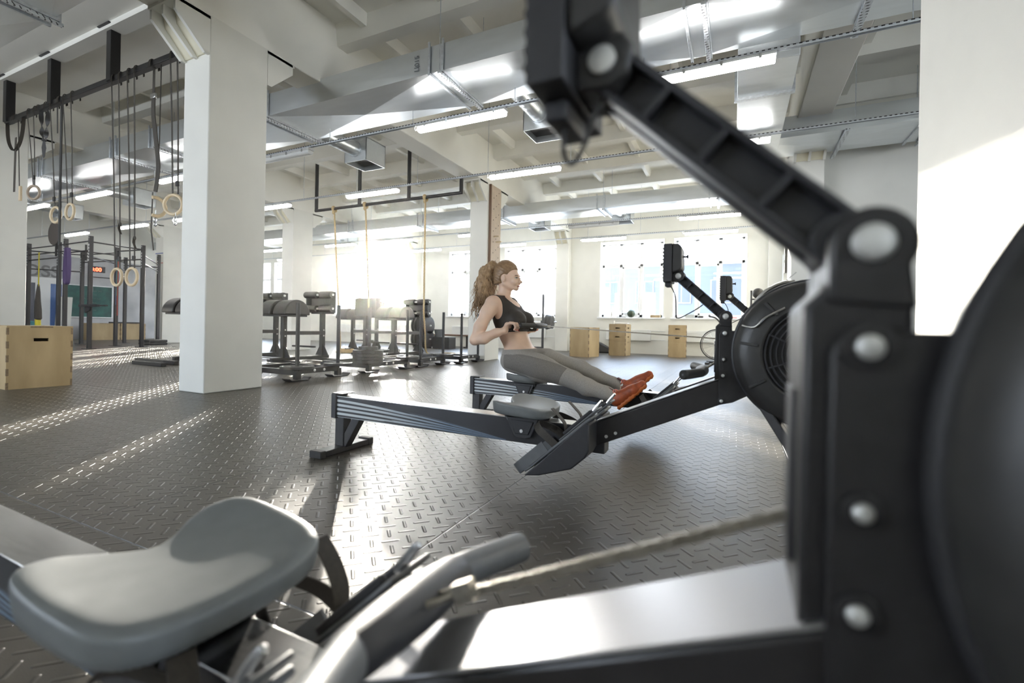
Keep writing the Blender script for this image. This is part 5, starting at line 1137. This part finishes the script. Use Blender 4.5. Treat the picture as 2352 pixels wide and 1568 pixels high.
ht = MB().ring((-.292, 0, 1.214), .024, .007, 'x', 20, 8).build('hair_tie', M_TOP, hr)
# face details
M_EYE = mat('eye_white', (.55, .53, .50), .25, noise=.02); M_IRIS = mat('iris', (.06, .05, .04), .15); M_LIP = mat('lips', (.50, .22, .19), .4); M_BROW = mat('brow', (.11, .065, .04), .7); M_NAIL = mat('coral_nail', (.75, .10, .06), .25)
for y in (-.031, .031):
    sg = 1 if y > 0 else -1
    e = MB().ball((-.1035, y, 1.1225), (.0098, .0125, .0058), 18, 12).build('eye', M_EYE, WOM); MB().ball((-.0955, y, 1.1225), (.0030, .0054, .0050), 12, 8).build('iris', M_IRIS, e)
    MB().tube(spline([(-.1000, y-.0135, 1.1225), (-.0930, y-.006, 1.1275), (-.0925, y+.004, 1.1280), (-.0985, y+.0135, 1.1235)], 4), .0017, 6).build('eyelash', M_IRIS, e)
    MB().tube(spline([(-.0935, y-sg*.016, 1.1385), (-.0925, y, 1.1430), (-.1035, y+sg*.019, 1.1400)], 5), [.0016]+[.0024]*9+[.0012], 6).build('eyebrow', M_BROW, WOM)
lp = MB(); lp.tube(spline([(-.0985, -.0185, 1.0592), (-.0890, -.008, 1.0622), (-.0872, 0, 1.0612), (-.0890, .008, 1.0622), (-.0985, .0185, 1.0592)], 5), [.0012]+[.0030]*19+[.0012], 7).tube(spline([(-.0985, -.018, 1.0580), (-.0905, -.008, 1.0552), (-.0890, 0, 1.0546), (-.0905, .008, 1.0552), (-.0985, .018, 1.0580)], 5), [.0012]+[.0034]*19+[.0012], 7); lp.build('lips', M_LIP, WOM)
for y in (-1, 1):
    w = y*.185
    for i, o in enumerate((-.033, -.011, .011, .033)):
        L_ = (.90, 1.0, .95, .80)[(3-i) if y < 0 else i]; MB().ball((GX-.02+.0235*L_, w+o, GZ-.020*L_), (.0035, .0052, .0062), 10, 6).build('fingernail', M_NAIL, body_o)
    MB().ball((GX-.02+.021, w-y*.030, GZ-.030), (.006, .0045, .0035), 10, 6).build('thumbnail', M_NAIL, body_o)
# shoes and socks
M_SHOE = mat('orange_shoe', (.36, .075, .022), .5, noise=.35, nscale=25, bump=.2, bscale=250); M_PINK = mat('pink_lace', (.72, .24, .20), .6); M_SOCK = mat('white_sock', (.72, .72, .70), .8, bump=.3, bscale=500); M_TONG = mat('dark_tongue', (.10, .04, .035), .7)
for y in (-1, 1):
    an = np.array(J['an', y]); t = np.array((.735, 0, .678)); t /= np.linalg.norm(t); nn = np.array((-t[2], 0, t[0]))
    heel = an+np.array((-.005, 0, -.062)) if y < 0 else an+np.array((.005, 0, -.050))
    q = lambda a, b, o=0.0: tuple(heel+t*a+nn*b+np.array((0, o, 0)))
    sh = SDF(); sh.cap(q(.02, .045), q(.06, .045), .038, .040, .02).cap(q(.06, .040), q(.16, .032), .040, .037, .02).cap(q(.16, .030), q(.225, .026), .037, .027, .02).cap(q(.015, .06), q(.03, .095), .036, .034, .02).cap(q(.06, .06), q(.13, .05), .034, .030, .02)
    lo_ = np.array(q(.10, .04))-.24; hi_ = np.array(q(.10, .04))+.24
    lo_[1] = heel[1]-.06; hi_[1] = heel[1]+.06
    def fl(P, sh=sh, heel=heel, nn=nn, t=t):
        b = (P-heel)@nn; a = (P-heel)@t; top = (b-a*.0)-.105
        mouth = .030-np.linalg.norm((P-(heel+t*.022+nn*.125))*np.array((1, 1, 1)), axis=-1)
        return np.maximum.reduce([sh.ev(P), -(b-.004), top, mouth])
    so_ = sdf_obj('shoe', fl, lo_, hi_, .0042, M_SHOE, WOM, 1)
    sole = SDF(); sole.cap(q(.02, .010), q(.10, .008), .036, .037, .02).cap(q(.10, .008), q(.22, .014), .039, .028, .02)
    sdf_obj('sole', lambda P, sole=sole, heel=heel, nn=nn, t=t: np.maximum(sole.ev(P), np.abs((P-heel)@nn-.004-.003*np.sin(((P-heel)@t)*190))-.012), lo_, hi_, .0052, mat('orange_sole', (.50, .13, .03), .5), so_, 1)
    lc = MB()
    for k in range(5):
        a = .075+.022*k; lc.tube(spline([q(a, .066-.006*k*.5, -.030), q(a+.006, .086-.007*k, -.012), q(a+.012, .086-.007*k, .012), q(a, .066-.006*k*.5, .030)], 4), .0035, 6)
    for o in (-1, 1): lc.tube(spline([q(.07, .098, 0), q(.055, .115, o*.02), q(.045, .105, o*.040), q(.06, .095, o*.02)], 5), .003, 6)
    lc.build('lace', M_PINK, so_)
    MB().bar(q(.055, .095), q(.035, .150), .045, .010, up=tuple(t)).build('tongue', M_TONG, so_, bevel=.004); MB().tube(spline([q(.0, .085), q(-.022, .11), q(-.018, .135), q(.0, .12)], 4), .006, 6).build('pull_tab', M_TONG, so_)
    SDs = SDF(); SDs.cap(tuple(an+np.array((-.010, 0, .0))), q(.03, .085), .0365, .036, .02)
    sdf_obj('sock', SDs.ev, tuple(an-.11), tuple(an+.11), .006, M_SOCK, WOM, 1)
# ------------------------------------------------------------------ thin haze volume added to imitate lens glare round the low sun
def make_glare_haze(density):
    m = bpy.data.materials.new('haze'); m.use_nodes = True; nt = m.node_tree; nt.nodes.clear(); o = nt.nodes.new('ShaderNodeOutputMaterial'); v = nt.nodes.new('ShaderNodeVolumeScatter')
    v.inputs['Density'].default_value = density; v.inputs['Anisotropy'].default_value = .945; v.inputs['Color'].default_value = (1, .97, .92, 1); nt.links.new(v.outputs[0], o.inputs['Volume'])
    tag(MB().box(XW0+.05, XR-.05, YB+.05, YW-.02, .02, CZ-.02).build('haze', m), 'thin haze added to the hall to imitate lens glare round the sun', 'haze', kind='stuff')
make_glare_haze(.0008)
